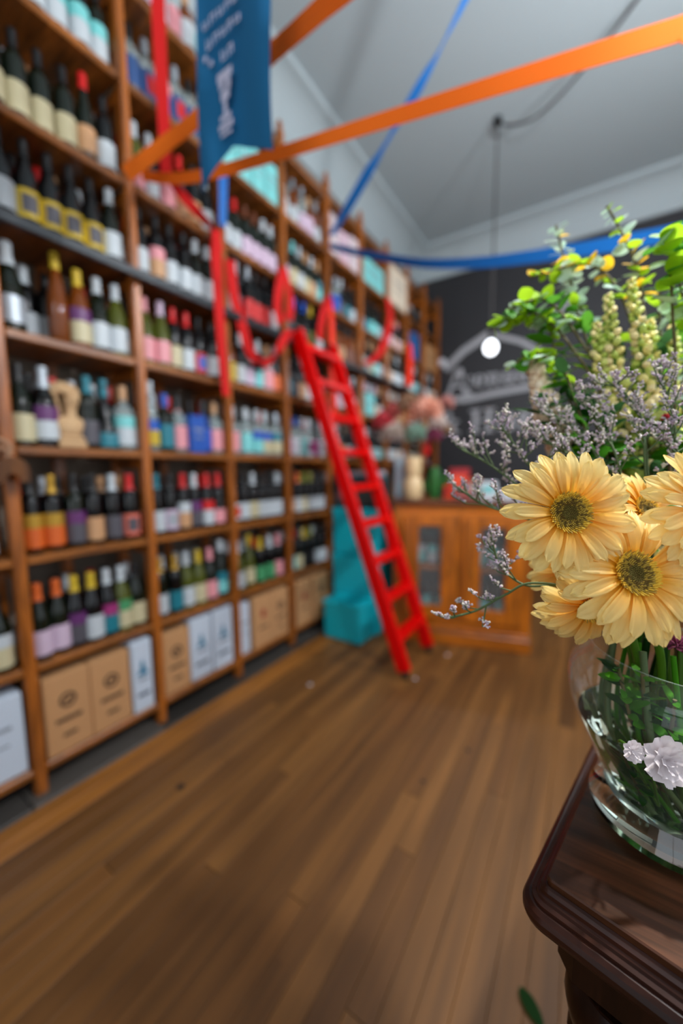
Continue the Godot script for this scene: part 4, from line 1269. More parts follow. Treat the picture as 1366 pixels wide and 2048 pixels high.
	bloom("dried_flower", "dusty white dried bloom low on the left of the cabinet bouquet", Vector3(0.4717, 1.5775, -2.7749), mouth, 0.09, Color(0.66, 0.60, 0.55), dg)
	bloom("dried_flower", "rose red dried bloom above the white one in the cabinet bouquet", Vector3(0.4709, 1.7391, -2.7747), mouth, 0.07, Color(0.60, 0.18, 0.16), dg)
	bloom("dried_flower", "large peach dried bloom at upper right of the cabinet bouquet", Vector3(0.7119, 1.7253, -2.8393), mouth, 0.12, Color(0.80, 0.52, 0.42), dg)
	bloom("dried_flower", "small pink dried bloom at the right tip against the black wall", Vector3(0.8601, 1.7828, -2.8791), mouth, 0.075, Color(0.66, 0.40, 0.36), dg, 30, 0.6)
	bloom("dried_flower", "white dried bloom below the peach one against the black wall", Vector3(0.7992, 1.6388, -2.8627), mouth, 0.07, Color(0.74, 0.66, 0.62), dg)
	bloom("dried_flower", "pale green hydrangea head above the cream vase", Vector3(0.6481, 1.5704, -2.8222), mouth, 0.12, Color(0.46, 0.60, 0.52), dg, 70, 0.5)
	bloom("dried_flower", "magenta dried bloom right of the pale green hydrangea", Vector3(0.7791, 1.5501, -2.8574), mouth, 0.06, Color(0.46, 0.13, 0.26), dg)
	bloom("dried_flower", "tan dried seed head at the top of the cabinet bouquet", Vector3(0.5832, 1.7855, -2.8048), mouth, 0.10, Color(0.48, 0.33, 0.22), dg, 40, 0.7)
	bloom("dried_flower", "tan dried seed head at the right of the magenta bloom", Vector3(0.8637, 1.5840, -2.8800), mouth, 0.05, Color(0.48, 0.32, 0.18), dg, 30, 0.7)
	var cp := cb + rgt * -0.20 - outw * 0.26 + Vector3(0, top, 0)
	var cac := thing("toy_cactus", "green cactus figure with a bright red flower beside the cream vase", "ornament", cp)
	var g1 := MB.new()
	g1.lathe(PackedVector2Array([Vector2(0, 0), Vector2(0.04, 0), Vector2(0.046, 0.03), Vector2(0.048, 0.14), Vector2(0.044, 0.20), Vector2(0.03, 0.235), Vector2(0, 0.25)]), 16)
	part("trunk", g1.mesh(), mat("cactus_green", Color(0.10, 0.36, 0.10), 0.6), cac)
	var g2 := MB.new()
	g2.tube(curve([Vector3(0.03, 0.10, 0), Vector3(0.07, 0.11, 0), Vector3(0.085, 0.14, 0), Vector3(0.085, 0.19, 0)], 6), [0.022], 10)
	g2.tube(curve([Vector3(-0.03, 0.06, 0), Vector3(-0.065, 0.07, 0), Vector3(-0.075, 0.10, 0), Vector3(-0.075, 0.14, 0)], 6), [0.02], 10)
	part("arms", g2.mesh(), mats["cactus_green"], cac)
	var g3 := MB.new()
	g3.tube(curve([Vector3(-0.01, 0.22, 0), Vector3(-0.05, 0.27, 0.01), Vector3(-0.065, 0.32, 0.02)], 5), [0.006], 8)
	part("flower_stalk", g3.mesh(), mat("plum", Color(0.28, 0.10, 0.24), 0.6), cac)
	var g4 := MB.new()
	g4.lathe(PackedVector2Array([Vector2(0, 0), Vector2(0.026, 0.02), Vector2(0.036, 0.06), Vector2(0.032, 0.10), Vector2(0.036, 0.125), Vector2(0.02, 0.11), Vector2(0, 0.09)]), 10, Vector3(-0.068, 0.32, 0.02))
	part("flower", g4.mesh(), mat("poppy_red", Color(0.84, 0.02, 0.01), 0.5), cac)
	var thingbox := func(called: String, label: String, size: Vector3, u: float, back_: float, m: Material, band: Material, tn: float) -> void:
		var o := thing(called, label, "box", cb + rgt * u - outw * back_ + Vector3(0, top, 0), turn + tn, "small things on the cabinet")
		part("box_body", boxm(size, 0.005, Vector3(0, size.y / 2, 0)), m, o)
		part("printed_band", boxm(Vector3(size.x * 0.7, size.y * 0.4, 0.003), 0.001, Vector3(0, size.y * 0.58, size.z / 2 + 0.0015)), band, o)
		part("lid_edge", boxm(Vector3(size.x + 0.004, 0.012, size.z + 0.004), 0.003, Vector3(0, size.y - 0.008, 0)), m, o)
	thingbox.call("gift_box", "crimson box with orange print on the cabinet, right of the cactus", Vector3(0.15, 0.23, 0.10), -0.02, 0.36, mat("crimson_card", Color(0.62, 0.06, 0.10), 0.6), mat("coral_print", Color(0.90, 0.28, 0.12), 0.6), 0.1)
	thingbox.call("gift_box", "small coral box standing in front of the crimson box", Vector3(0.07, 0.10, 0.06), -0.085, 0.20, mats["coral_print"], mats["crimson_card"], -0.2)
	thingbox.call("gift_box", "small orange box beside the crimson box on the cabinet", Vector3(0.07, 0.15, 0.06), 0.10, 0.30, mat("amber_card", Color(0.78, 0.38, 0.10), 0.6), mats["coral_print"], 0.25)
	thingbox.call("paper_packet", "tall pale grey paper packet at the left end of the cabinet", Vector3(0.10, 0.32, 0.06), -0.47 + 0.0, 0.30, mat("pale_paper", Color(0.62, 0.68, 0.72), 0.7), mats["pale_grey"], 0.2)
	thingbox.call("paper_packet", "white packet with turquoise top on the right of the cabinet", Vector3(0.11, 0.13, 0.08), 0.19, 0.14, mat("white_paper", Color(0.82, 0.84, 0.86), 0.7), mats["aqua_card"], -0.1)
	thingbox.call("paper_packet", "low white paper stack at the right end of the cabinet", Vector3(0.22, 0.06, 0.22), 0.37, 0.18, mats["white_paper"], mats["pale_grey"], 0.2)
	bloom("dried_flower", "pale pink bloom lying low on the cabinet before the coral box", cb + rgt * 0.02 - outw * 0.09 + Vector3(0, top + 0.035, 0), cb + rgt * 0.05 - outw * 0.12 + Vector3(0, top + 0.01, 0), 0.06, Color(0.80, 0.44, 0.42), "small things on the cabinet")
	bloom("dried_flower", "greyish white bloom on the cabinet between pink bloom and packets", cb + rgt * 0.09 - outw * 0.12 + Vector3(0, top + 0.05, 0), cb + rgt * 0.09 - outw * 0.12 + Vector3(0, top + 0.01, 0), 0.07, Color(0.62, 0.58, 0.56), "small things on the cabinet")

	# ------------------------------------------------ chalk drawing on the black wall
	var chalk := thing("chalk_sign", "white chalk lettering and roof drawing on the black back wall", "sign", Vector3(0, 0, -5.298))
	var cm := mat("chalk_white", Color(0.66, 0.66, 0.68), 0.95)
	var rf := MB.new()
	rf.ribbon([Vector3(0.06, 2.66, 0), Vector3(0.30, 2.86, 0), Vector3(0.62, 3.02, 0)], [0.045], [Vector3.UP, Vector3.UP, Vector3.UP], 0.002)
	rf.ribbon([Vector3(0.62, 3.02, 0), Vector3(1.0, 2.86, 0), Vector3(1.25, 2.68, 0)], [0.03], [Vector3.UP, Vector3.UP, Vector3.UP], 0.002)
	rf.ribbon(curve([Vector3(0.05, 2.27, 0), Vector3(0.35, 2.23, 0), Vector3(0.7, 2.27, 0), Vector3(1.15, 2.30, 0)], 5), [0.035], [Vector3.UP, Vector3.UP, Vector3.UP, Vector3.UP, Vector3.UP, Vector3.UP, Vector3.UP, Vector3.UP, Vector3.UP, Vector3.UP, Vector3.UP, Vector3.UP, Vector3.UP, Vector3.UP, Vector3.UP, Vector3.UP], 0.002)
	rf.ribbon(curve([Vector3(1.30, 3.05, 0), Vector3(1.46, 3.17, 0), Vector3(1.62, 3.05, 0)], 5), [0.03], [Vector3.UP, Vector3.UP, Vector3.UP, Vector3.UP, Vector3.UP, Vector3.UP, Vector3.UP, Vector3.UP, Vector3.UP, Vector3.UP, Vector3.UP], 0.002)
	part("chalk_lines", rf.mesh(), cm, chalk)
	var font := SystemFont.new()
	font.font_names = PackedStringArray(["Droid Serif"])
	font.font_weight = 700
	for q in [["A", 0.24, 2.46, 0.52], ["venue", 0.70, 2.47, 0.28], ["& Home", 0.80, 1.93, 0.42]]:
		var tm := TextMesh.new()
		tm.text = q[0]
		tm.font = font
		tm.font_size = 64
		tm.pixel_size = q[3] / 64.0
		tm.depth = 0.003
		part("chalk_letters", tm, cm, chalk, Vector3(q[1], q[2], 0.002))
	var gl := thing("wall_globe", "small white globe on the black wall next to the last post", "lamp", Vector3(0.0296, 2.7478, -5.3000))
	var gm := MB.new()
	gm.ball(Vector3(0, 0, 0.05), Vector3.ONE * 0.055, 18, 12)
	part("globe", gm.mesh(), mat("opal_glass", Color(0.85, 0.85, 0.88), 0.2), gl)
	var gb := MB.new()
	gb.tube([Vector3(0, 0, 0), Vector3(0, 0, 0.02)], [0.03], 14)
	part("wall_plate", gb.mesh(), mats["pale_grey"], gl)

	# ------------------------------------------------ pendant lamp on its swagged cord
	var pen := thing("pendant_lamp", "bare glowing bulb hanging on a grey cord swagged from the ceiling", "lamp", Vector3(1.0, 4.2, -3.66))
	var cmat := mat("cord_grey", Color(0.25, 0.24, 0.24), 0.8)
	var k1 := MB.new()
	k1.tube([Vector3(0, -0.02, 0), Vector3(0, -1.70, 0)], [0.008], 8)
	part("cord", k1.mesh(), cmat, pen)
	var k2 := MB.new()
	k2.tube(curve([Vector3(0, -0.02, 0), Vector3(0.10, -0.13, 0.05), Vector3(0.30, -0.20, 0.10), Vector3(0.55, -0.15, 0.20), Vector3(0.80, -0.06, 0.34), Vector3(0.93, 0.0, 0.42)], 8), [0.010], 8)
	part("swag_cord", k2.mesh(), cmat, pen)
	part("ceiling_hook", turned([Vector2(0, -0.07), Vector2(0.02, -0.065), Vector2(0.03, -0.03), Vector2(0.035, -0.005), Vector2(0, 0)], 14), mat("dark_steel", Color(0.09, 0.09, 0.10), 0.4, 0.6), pen)
	var holder := turned([Vector2(0, -0.01), Vector2(0.02, -0.01), Vector2(0.022, 0.05), Vector2(0.012, 0.08), Vector2(0, 0.08)], 14)
	var bulb := turned([Vector2(0, -0.13), Vector2(0.03, -0.12), Vector2(0.052, -0.09), Vector2(0.056, -0.06), Vector2(0.045, -0.03), Vector2(0.02, -0.005), Vector2(0, 0)], 18)
	var bm2 := mat("bulb_glow", Color(1, 1, 1), 0.3)
	bm2.emission_enabled = true
	bm2.emission = Color(0.95, 0.97, 1.0)
	bm2.emission_energy_multiplier = 6.0
	part("lamp_holder", holder, mat("dark_steel"), pen, Vector3(0, -1.77, 0))
	part("bulb", bulb, bm2, pen, Vector3(0, -1.77, 0))
	bulb_light(Vector3(1.0, 2.37, -3.66), 0.6)
	# two more bulbs of the same kind hang nearer, outside the picture
	for q in [[Vector3(2.35, 4.2, -0.95), 1.35, "bare bulb on a straight cord above the flower table"], [Vector3(2.55, 4.2, -2.25), 1.05, "bare bulb on a straight cord right of the swagged one"]]:
		var o := thing("pendant_lamp", q[2], "lamp", q[0])
		var ck := MB.new()
		ck.tube([Vector3(0, -0.02, 0), Vector3(0, -q[1], 0)], [0.006], 8)
		part("cord", ck.mesh(), cmat, o)
		part("ceiling_hook", turned([Vector2(0, -0.07), Vector2(0.02, -0.065), Vector2(0.03, -0.03), Vector2(0.035, -0.005), Vector2(0, 0)], 14), mat("dark_steel"), o)
		part("lamp_holder", holder, mat("dark_steel"), o, Vector3(0, -q[1] - 0.07, 0))
		part("bulb", bulb, bm2, o, Vector3(0, -q[1] - 0.07, 0))
		bulb_light((q[0] as Vector3) - Vector3(0, q[1] + 0.13, 0), 4.2)

	# ceiling spotlight that lights the flowers from behind, above the right edge of the picture
	var spot_at := Vector3(2.75, 3.92, -1.75)
	var aim := (Vector3(1.90, 1.38, -0.62) - spot_at).normalized()
	var sp := thing("ceiling_spotlight", "black ceiling spotlight aimed down at the flower table", "lamp", spot_at)
	var sb := MB.new()
	sb.lathe(PackedVector2Array([Vector2(0, -0.15), Vector2(0.03, -0.15), Vector2(0.045, -0.12), Vector2(0.05, 0.0), Vector2(0.045, 0.0), Vector2(0.040, -0.03), Vector2(0, -0.03)]), 20)
	var shell := part("lamp_shell", sb.mesh(), mat("dark_steel"), sp)
	shell.transform = along(Vector3.ZERO, aim)
	var sl := MB.new()
	sl.lathe(PackedVector2Array([Vector2(0, -0.024), Vector2(0.036, -0.024), Vector2(0.036, -0.020), Vector2(0, -0.020)]), 18)
	var face := part("lamp_lens", sl.mesh(), bm2, sp)
	face.transform = along(Vector3.ZERO, aim)
	var sr := MB.new()
	sr.tube([-aim * 0.10, Vector3(-aim.x * 0.10, 0.28, -aim.z * 0.10)], [0.009], 8)
	part("lamp_stem", sr.mesh(), mat("dark_steel"), sp)
	var sol := SpotLight3D.new()
	sol.name = "spot_beam"
	sol.light_energy = 15.0
	sol.light_color = Color(1.0, 0.97, 0.90)
	sol.light_size = 0.035
	sol.spot_angle = 7.5
	sol.spot_angle_attenuation = 0.5
	sol.spot_range = 9.0
	sol.shadow_enabled = true
	add_child(sol)
	sol.look_at_from_position(spot_at + aim * 0.03, spot_at + aim, Vector3.UP)

	# ------------------------------------------------ the table in front
	var ta := 0.2094
	var tu := Vector3(cos(ta), 0, sin(ta))
	var tv := Vector3(sin(ta), 0, -cos(ta))
	var TW := 1.2
	var TD := 0.75
	var tc := Vector3(1.742, 0, -0.398) + tu * TW / 2 + tv * TD / 2
	var table := thing("side_table", "dark polished wooden table with moulded edge under the flower vase", "table", tc, -ta)
	var tt := MB.new()
	tt.rounded(Vector2(TW - 0.044, TD - 0.044), 0.006, [[0.0, 0.846], [0.0, 0.8585], [0.0015, 0.860]])
	part("tabletop", tt.mesh(), table_wood, table)
	var ed := MB.new()
	ed.rounded(Vector2(TW, TD), 0.026, [[0.014, 0.812], [0.006, 0.8135], [0.002, 0.817], [0.0, 0.822], [0.0, 0.827], [0.002, 0.8315], [0.006, 0.8345], [0.0085, 0.835], [0.0085, 0.8385], [0.0125, 0.840], [0.0135, 0.843], [0.016, 0.8445], [0.0165, 0.8485], [0.019, 0.851], [0.0215, 0.8525]])
	part("moulded_edge", ed.mesh(), wood("table_edge_wood", Color(0.24, 0.12, 0.08), 0.3, grain_u, Vector3(3, 3, 3)), table)
	mats["table_edge_wood"].metallic_specular = 0.35
	table_wood.metallic_specular = 0.35
	var dark_wood := wood("table_leg_wood", Color(0.17, 0.085, 0.045), 0.35, grain_v, Vector3(3, 3, 3))
	dark_wood.metallic_specular = 0.3
	for sx in [-1, 1]:
		for sz in [-1, 1]:
			var at := Vector3(sx * (TW / 2 - 0.085), 0, sz * (TD / 2 - 0.075))
			part("corner_block", boxm(Vector3(0.105, 0.068, 0.105), 0.018, at + Vector3(0, 0.779, 0)), dark_wood, table)
			var lg := [Vector2(0, 0), Vector2(0.02, 0), Vector2(0.026, 0.02), Vector2(0.024, 0.05), Vector2(0.03, 0.07), Vector2(0.026, 0.09), Vector2(0.03, 0.14), Vector2(0.043, 0.34), Vector2(0.047, 0.48), Vector2(0.038, 0.55), Vector2(0.030, 0.585), Vector2(0.040, 0.595), Vector2(0.043, 0.612), Vector2(0.036, 0.625), Vector2(0.043, 0.637), Vector2(0.046, 0.655), Vector2(0.038, 0.668), Vector2(0.046, 0.682), Vector2(0.051, 0.705), Vector2(0.049, 0.728), Vector2(0.042, 0.738), Vector2(0.046, 0.747), Vector2(0, 0.747)]
			part("leg", turned(lg, 24), dark_wood, table, at)
	for sz in [-1, 1]: part("apron", boxm(Vector3(TW - 0.26, 0.062, 0.022), 0.004, Vector3(0, 0.781, sz * (TD / 2 - 0.06))), dark_wood, table)
	for sx in [-1, 1]: part("apron", boxm(Vector3(0.022, 0.062, TD - 0.24), 0.004, Vector3(sx * (TW / 2 - 0.07), 0.781, 0)), dark_wood, table)

	# ------------------------------------------------ glass vase with water
	var V := Vector3(1.887, 0.861, -0.567)
	var vase := thing("glass_vase", "clear footed glass vase with water and flower stems on dark table", "vase", V)
	var gv := glass("vase_glass", Color(0.66, 0.74, 0.68), 0.05, 0.02)
	gv.metallic_specular = 0.42
	part("vase_wall", turned([Vector2(0.066, 0.034), Vector2(0.072, 0.05), Vector2(0.084, 0.08), Vector2(0.098, 0.108), Vector2(0.109, 0.135), Vector2(0.114, 0.160), Vector2(0.111, 0.182), Vector2(0.102, 0.198), Vector2(0.093, 0.206), Vector2(0.089, 0.212)], 64), gv, vase)
	part("rim", turned([Vector2(0.0882, 0.2112), Vector2(0.089, 0.2124), Vector2(0.0898, 0.2118), Vector2(0.0893, 0.2108)], 64), glass("rim_glass", Color(0.72, 0.80, 0.76), 0.22, 0.05), vase)
	var solid := mat("solid_glass", Color(0.86, 0.95, 0.90, 0.0), 0.02)
	solid.transparency = BaseMaterial3D.TRANSPARENCY_ALPHA
	solid.refraction_enabled = true
	solid.refraction_scale = 0.05
	part("foot", turned([Vector2(0, 0.001), Vector2(0.074, 0.001), Vector2(0.081, 0.006), Vector2(0.082, 0.014), Vector2(0.075, 0.024), Vector2(0.067, 0.034), Vector2(0.050, 0.036), Vector2(0.03, 0.030), Vector2(0, 0.028)], 64), solid, vase)
	var wt := mat("vase_water", Color(0.93, 0.97, 0.88, 0.0), 0.01)
	wt.transparency = BaseMaterial3D.TRANSPARENCY_ALPHA
	wt.refraction_enabled = true
	wt.refraction_scale = 0.033
	part("water", turned([Vector2(0, 0.040), Vector2(0.066, 0.042), Vector2(0.082, 0.08), Vector2(0.0955, 0.108), Vector2(0.099, 0.118), Vector2(0, 0.118)], 48), wt, vase)

	# ------------------------------------------------ gerberas
	var neck := V + Vector3(0, 0.20, 0)
	gerbera("large yellow gerbera facing the camera, highest on the left of the bouquet", Vector3(1.7713, 1.2457, -0.4075), Vector3(0.4910, 0.2034, 0.8471), 0.062, 0.10, [Vector3(1.8069, 1.1831, -0.4922), Vector3(1.8374, 1.0881, -0.5241), Vector3(1.8530, 1.0088, -0.5362), Vector3(1.8638, 0.9144, -0.5433)], 0.3)
	gerbera("large yellow gerbera tilted upward, below and right of the left one", Vector3(1.8241, 1.1910, -0.4265), Vector3(0.5358, 0.3854, 0.7513), 0.066, 0.20, [Vector3(1.8420, 1.1331, -0.4967), Vector3(1.8620, 1.0760, -0.5265), Vector3(1.8674, 0.9914, -0.5433), Vector3(1.8694, 0.9026, -0.5454)], 0.9)
	gerbera("golden gerbera half hidden behind the two large gerberas", Vector3(1.8395, 1.2399, -0.5265), Vector3(0.6196, 0.5558, 0.5543), 0.052, 0.05, [Vector3(1.8550, 1.1636, -0.5569), Vector3(1.8706, 1.0786, -0.5683), Vector3(1.8863, 0.9479, -0.5741)], 0.1)
	gerbera("pale yellow gerbera cut off by the right edge of the picture", Vector3(1.8759, 1.2480, -0.4672), Vector3(0.5722, 0.2217, 0.7896), 0.060, 0.10, [Vector3(1.8981, 1.1686, -0.5615), Vector3(1.8981, 1.0771, -0.5740), Vector3(1.8965, 0.9551, -0.5696)], 0.5)
	gerbera("lowest yellow gerbera nodding down over the left rim of the vase", Vector3(1.7970, 1.1483, -0.4515), Vector3(0.4127, -0.4326, 0.8016), 0.058, 0.16, [Vector3(1.8156, 1.1472, -0.5173), Vector3(1.8372, 1.0731, -0.5460), Vector3(1.8485, 0.9963, -0.5556), Vector3(1.8618, 0.9041, -0.5647)], 0.7)
	gerbera("yellow gerbera half hidden below the large left one, petals pointing left", Vector3(1.7799, 1.1741, -0.4915), Vector3(0.0359, 0.0093, 0.9993), 0.054, 0.10, [Vector3(1.8157, 1.1378, -0.5402), Vector3(1.8424, 1.0683, -0.5607), Vector3(1.8541, 0.9842, -0.5578), Vector3(1.8647, 0.8979, -0.5658)], 0.35)
	gerbera("yellow gerbera at far right turned away behind the tilted one", Vector3(1.8791, 1.1823, -0.5389), Vector3(0.8372, 0.2632, 0.4793), 0.052, 0.10, [Vector3(1.8961, 1.1173, -0.5777), Vector3(1.8971, 1.0431, -0.5810), Vector3(1.8951, 0.9238, -0.5767)], 0.2)

	# white ruffled flower and its bud in the water
	for q in [["carnation", "white ruffled carnation low in the vase, seen through the glass", Vector3(1.8605, 1.0059, -0.4544), 0.0215, 4, 1.0], ["carnation_bud", "small half open white carnation bud left of the open one", Vector3(1.8347, 1.0118, -0.4432), 0.010, 3, 1.0]]:
		var o := thing(q[0], q[1], "flower", Vector3.ZERO, 0, "carnations in the vase")
		var head := along(q[2], Vector3(0.4294, 0.3421, 0.8358), 0.4)
		var rings: int = q[4]
		for ring in rings:
			var n := 6 if ring < 1 else 5 - ring
			for k in n:
				var key := "ruffle%d" % (k % 3)
				if not meshes.has(key):
					var s := MB.new()
					var rr := RandomNumberGenerator.new()
					rr.seed = 5 + k
					for i in 7:
						var fi := i / 6.0
						for j in 9:
							var qj := j / 4.0 - 1.0
							var wv := 0.10 * fi * sin(qj * 6.0 + k) + 0.05 * fi * sin(qj * 14.0)
							s.add(Vector3(qj * 0.66 * sqrt(fi + 0.02), 0.14 * fi * fi + wv * 0.7, fi * (1.0 + 0.08 * sin(qj * 17.0 + k) - 0.16 * qj * qj)), Vector3.UP)
					for i in 6:
						for j in 8:
							var a := i * 9 + j
							s.tri(a, a + 1, a + 9); s.tri(a + 1, a + 10, a + 9)
					meshes[key] = smooth(s)
				var pm := part("petal", meshes[key], mat("white_petal", Color(0.84, 0.80, 0.81), 0.7), o)
				var r: float = q[3] * (1.0 - 0.22 * ring)
				pm.transform = head * Transform3D((Basis(Vector3.UP, TAU * (k + 0.4 * ring) / n) * Basis(Vector3.RIGHT, -0.08 - 0.34 * ring)).scaled(Vector3.ONE * r), Vector3(0, 0.0012 * ring, 0))
		var stm := MB.new()
		stm.tube(curve([q[2], (q[2] as Vector3) - head.basis.y * 0.02, Vector3(1.8687, 0.9226, -0.5115)], 6), [0.0018], 6)
		part("stem", stm.mesh(), mats["stem_green"], o)
	mats["white_petal"].backlight_enabled = true
	mats["white_petal"].backlight = Color(0.5, 0.5, 0.5)
	bloom("small_rose", "small pink bloom above the rim at the right of the vase", Vector3(1.8772, 1.0876, -0.5498), Vector3(1.8843, 1.0021, -0.5676), 0.014, Color(0.55, 0.20, 0.34), "small flowers in the vase", 40, 0.7)
	bloom("small_rose", "tiny crimson bud between the statice at the right edge", Vector3(1.8665, 1.3517, -0.6599), Vector3(1.8726, 1.2463, -0.6266), 0.006, Color(0.70, 0.05, 0.14), "small flowers in the vase", 20, 0.8)

	# ------------------------------------------------ eucalyptus, leaves and spikes
	var round_leaf := leaf_mesh("round_leaf", 0.95, 0.9)
	var long_leaf := leaf_mesh("long_leaf", 0.42, 0.9)
	var lime := mat("leaf_lime", Color(0.52, 0.68, 0.04), 0.45)
	var green := mat("leaf_green", Color(0.22, 0.46, 0.06), 0.42)
	var silver := mat("leaf_silver", Color(0.76, 0.85, 0.80), 0.35)
	var gold := mat("leaf_gold", Color(0.84, 0.66, 0.06), 0.5)
	var deep := mat("leaf_deep", Color(0.08, 0.22, 0.06), 0.5)
	for m in [lime, green, silver, gold, deep]:
		m.backlight_enabled = true
		m.backlight = (m.albedo_color as Color).lightened(0.12)
		if m == silver: m.backlight = Color(0.50, 0.58, 0.52)
		m.metallic_specular = 0.5 if m == silver else 0.2
		m.roughness = 0.35 if m == silver else 0.6
	var eg := "eucalyptus branches in the bouquet"
	var B0 := V + Vector3(0.0, 0.12, 0)
	var rim := V + Vector3(-0.02, 0.22, -0.02)
	branch("eucalyptus_branch", "silvery eucalyptus branch reaching highest at the left of the bouquet top", "branch", [B0, rim, Vector3(1.8280, 1.3134, -0.7020), Vector3(1.7870, 1.4786, -0.7680), Vector3(1.7411, 1.6120, -0.8030), Vector3(1.7140, 1.7197, -0.8229)], round_leaf, [silver, silver, silver, gold], 0.026, 0.66, 35, eg)
	branch("eucalyptus_branch", "golden and silver eucalyptus tip rising against the white ceiling", "branch", [B0, rim, Vector3(1.8632, 1.3495, -0.7293), Vector3(1.8494, 1.5264, -0.8145), Vector3(1.8311, 1.6345, -0.8401), Vector3(1.7886, 1.7251, -0.8240)], round_leaf, [silver, gold, lime, silver], 0.023, 0.68, 29, eg)
	branch("eucalyptus_branch", "lime green eucalyptus branch drooping left towards the bulb", "branch", [B0, rim, Vector3(1.8137, 1.3418, -0.6843), Vector3(1.7502, 1.4806, -0.7205), Vector3(1.6918, 1.5403, -0.7141), Vector3(1.6420, 1.5125, -0.6783)], round_leaf, [lime, lime, lime, green, silver], 0.026, 0.66, 29, eg)
	branch("eucalyptus_branch", "bright green eucalyptus branch just below the silvery one", "branch", [B0, rim, Vector3(1.8262, 1.3500, -0.7054), Vector3(1.7630, 1.4883, -0.7298), Vector3(1.7113, 1.5603, -0.7292), Vector3(1.6649, 1.5363, -0.6722)], round_leaf, [lime, lime, green, green, silver], 0.026, 0.66, 27, eg)
	branch("eucalyptus_branch", "golden eucalyptus branch arching over the black wall left of the spikes", "branch", [B0, rim, Vector3(1.8498, 1.3716, -0.7234), Vector3(1.8209, 1.5510, -0.7991), Vector3(1.7694, 1.6269, -0.7992), Vector3(1.6859, 1.6069, -0.7426)], round_leaf, [gold, lime, silver], 0.022, 0.62, 35, eg)
	branch("eucalyptus_branch", "big-leaved eucalyptus branch at the upper right corner of the bouquet", "branch", [B0, rim, Vector3(1.8789, 1.3786, -0.6952), Vector3(1.8732, 1.5090, -0.7319), Vector3(1.8668, 1.5795, -0.7366), Vector3(1.8619, 1.6183, -0.7383)], round_leaf, [lime, lime, green, silver], 0.033, 0.6, 24, eg)
	branch("eucalyptus_branch", "pale eucalyptus branch at the right edge of the picture", "branch", [B0, rim, Vector3(1.8996, 1.3648, -0.7069), Vector3(1.8925, 1.4806, -0.7408), Vector3(1.8764, 1.5653, -0.7410)], round_leaf, [silver, lime, green], 0.027, 0.5, 29, eg)
	branch("eucalyptus_branch", "lime eucalyptus branch hanging by the beige plume", "branch", [B0, rim, Vector3(1.8086, 1.3126, -0.6654), Vector3(1.7540, 1.4211, -0.6915), Vector3(1.7045, 1.4694, -0.6895), Vector3(1.6759, 1.4462, -0.6680)], round_leaf, [lime, green, silver], 0.024, 0.62, 24, eg)
	var lg2 := "leafy stems in the bouquet"
	branch("leafy_stem", "dark green leafy stem filling the middle of the bouquet", "branch", [B0, rim, Vector3(1.8095, 1.2584, -0.6112), Vector3(1.7775, 1.3411, -0.6488), Vector3(1.7475, 1.4337, -0.6769)], long_leaf, [green, green, deep], 0.05, 0.45, 34, lg2)
	branch("leafy_stem", "dark green leafy stem low on the left behind the statice", "branch", [B0, rim, Vector3(1.7991, 1.2455, -0.6029), Vector3(1.7551, 1.3132, -0.6308), Vector3(1.7215, 1.3894, -0.6545)], long_leaf, [green, deep, deep], 0.05, 0.45, 30, lg2)
	branch("leafy_stem", "dark green leafy stem behind the cream spikes", "branch", [B0, rim, Vector3(1.8460, 1.2770, -0.6851), Vector3(1.8257, 1.3901, -0.7341), Vector3(1.8093, 1.5107, -0.7865)], long_leaf, [green, deep, lime], 0.05, 0.4, 36, lg2)
	branch("leafy_stem", "dark green leafy stem at the right behind the statice", "branch", [B0, rim, Vector3(1.8821, 1.2696, -0.7076), Vector3(1.8768, 1.3895, -0.7672), Vector3(1.8680, 1.5027, -0.7996)], long_leaf, [green, deep, lime], 0.05, 0.4, 36, lg2)
	branch("leafy_stem", "dark green leafy stem at the far right edge above the gerberas", "branch", [B0, rim, Vector3(1.8982, 1.2444, -0.6670), Vector3(1.8923, 1.3097, -0.6713), Vector3(1.8875, 1.3785, -0.7008)], long_leaf, [green, deep], 0.05, 0.35, 26, lg2)
	branch("leafy_stem", "lime leafy stem behind the beige plume", "branch", [B0, rim, Vector3(1.7908, 1.3128, -0.6538), Vector3(1.7471, 1.4102, -0.7096), Vector3(1.7195, 1.5153, -0.7409)], long_leaf, [lime, green, lime], 0.046, 0.45, 34, lg2)
	branch("leafy_stem", "lime leafy stem rising left of the first spike", "branch", [B0, rim, Vector3(1.8138, 1.3501, -0.6974), Vector3(1.7767, 1.4787, -0.7614), Vector3(1.7516, 1.5603, -0.7793)], long_leaf, [lime, green], 0.046, 0.45, 34, lg2)
	branch("leafy_stem", "bright leafy stem between the spikes at the right", "branch", [B0, rim, Vector3(1.8723, 1.3518, -0.7595), Vector3(1.8729, 1.4972, -0.8380), Vector3(1.8697, 1.5972, -0.8725)], long_leaf, [lime, green, silver], 0.044, 0.42, 36, lg2)
	branch("leafy_stem", "bright leafy stem at the right edge behind the last spike", "branch", [B0, rim, Vector3(1.9075, 1.3514, -0.7822), Vector3(1.9078, 1.4772, -0.8462), Vector3(1.9006, 1.5670, -0.8767)], long_leaf, [lime, green, lime], 0.046, 0.42, 36, lg2)
	branch("leafy_stem", "dark leafy stem filling the gap above the left gerbera", "branch", [B0, rim, Vector3(1.8156, 1.2453, -0.6135), Vector3(1.8023, 1.3122, -0.6493), Vector3(1.7819, 1.3723, -0.6795)], long_leaf, [green, deep, green], 0.046, 0.35, 40, lg2)
	branch("leafy_stem", "dark leafy stem filling the gap above the golden gerbera", "branch", [B0, rim, Vector3(1.8597, 1.2448, -0.6420), Vector3(1.8520, 1.3116, -0.6814), Vector3(1.8467, 1.3716, -0.7214)], long_leaf, [green, deep, lime], 0.046, 0.35, 40, lg2)
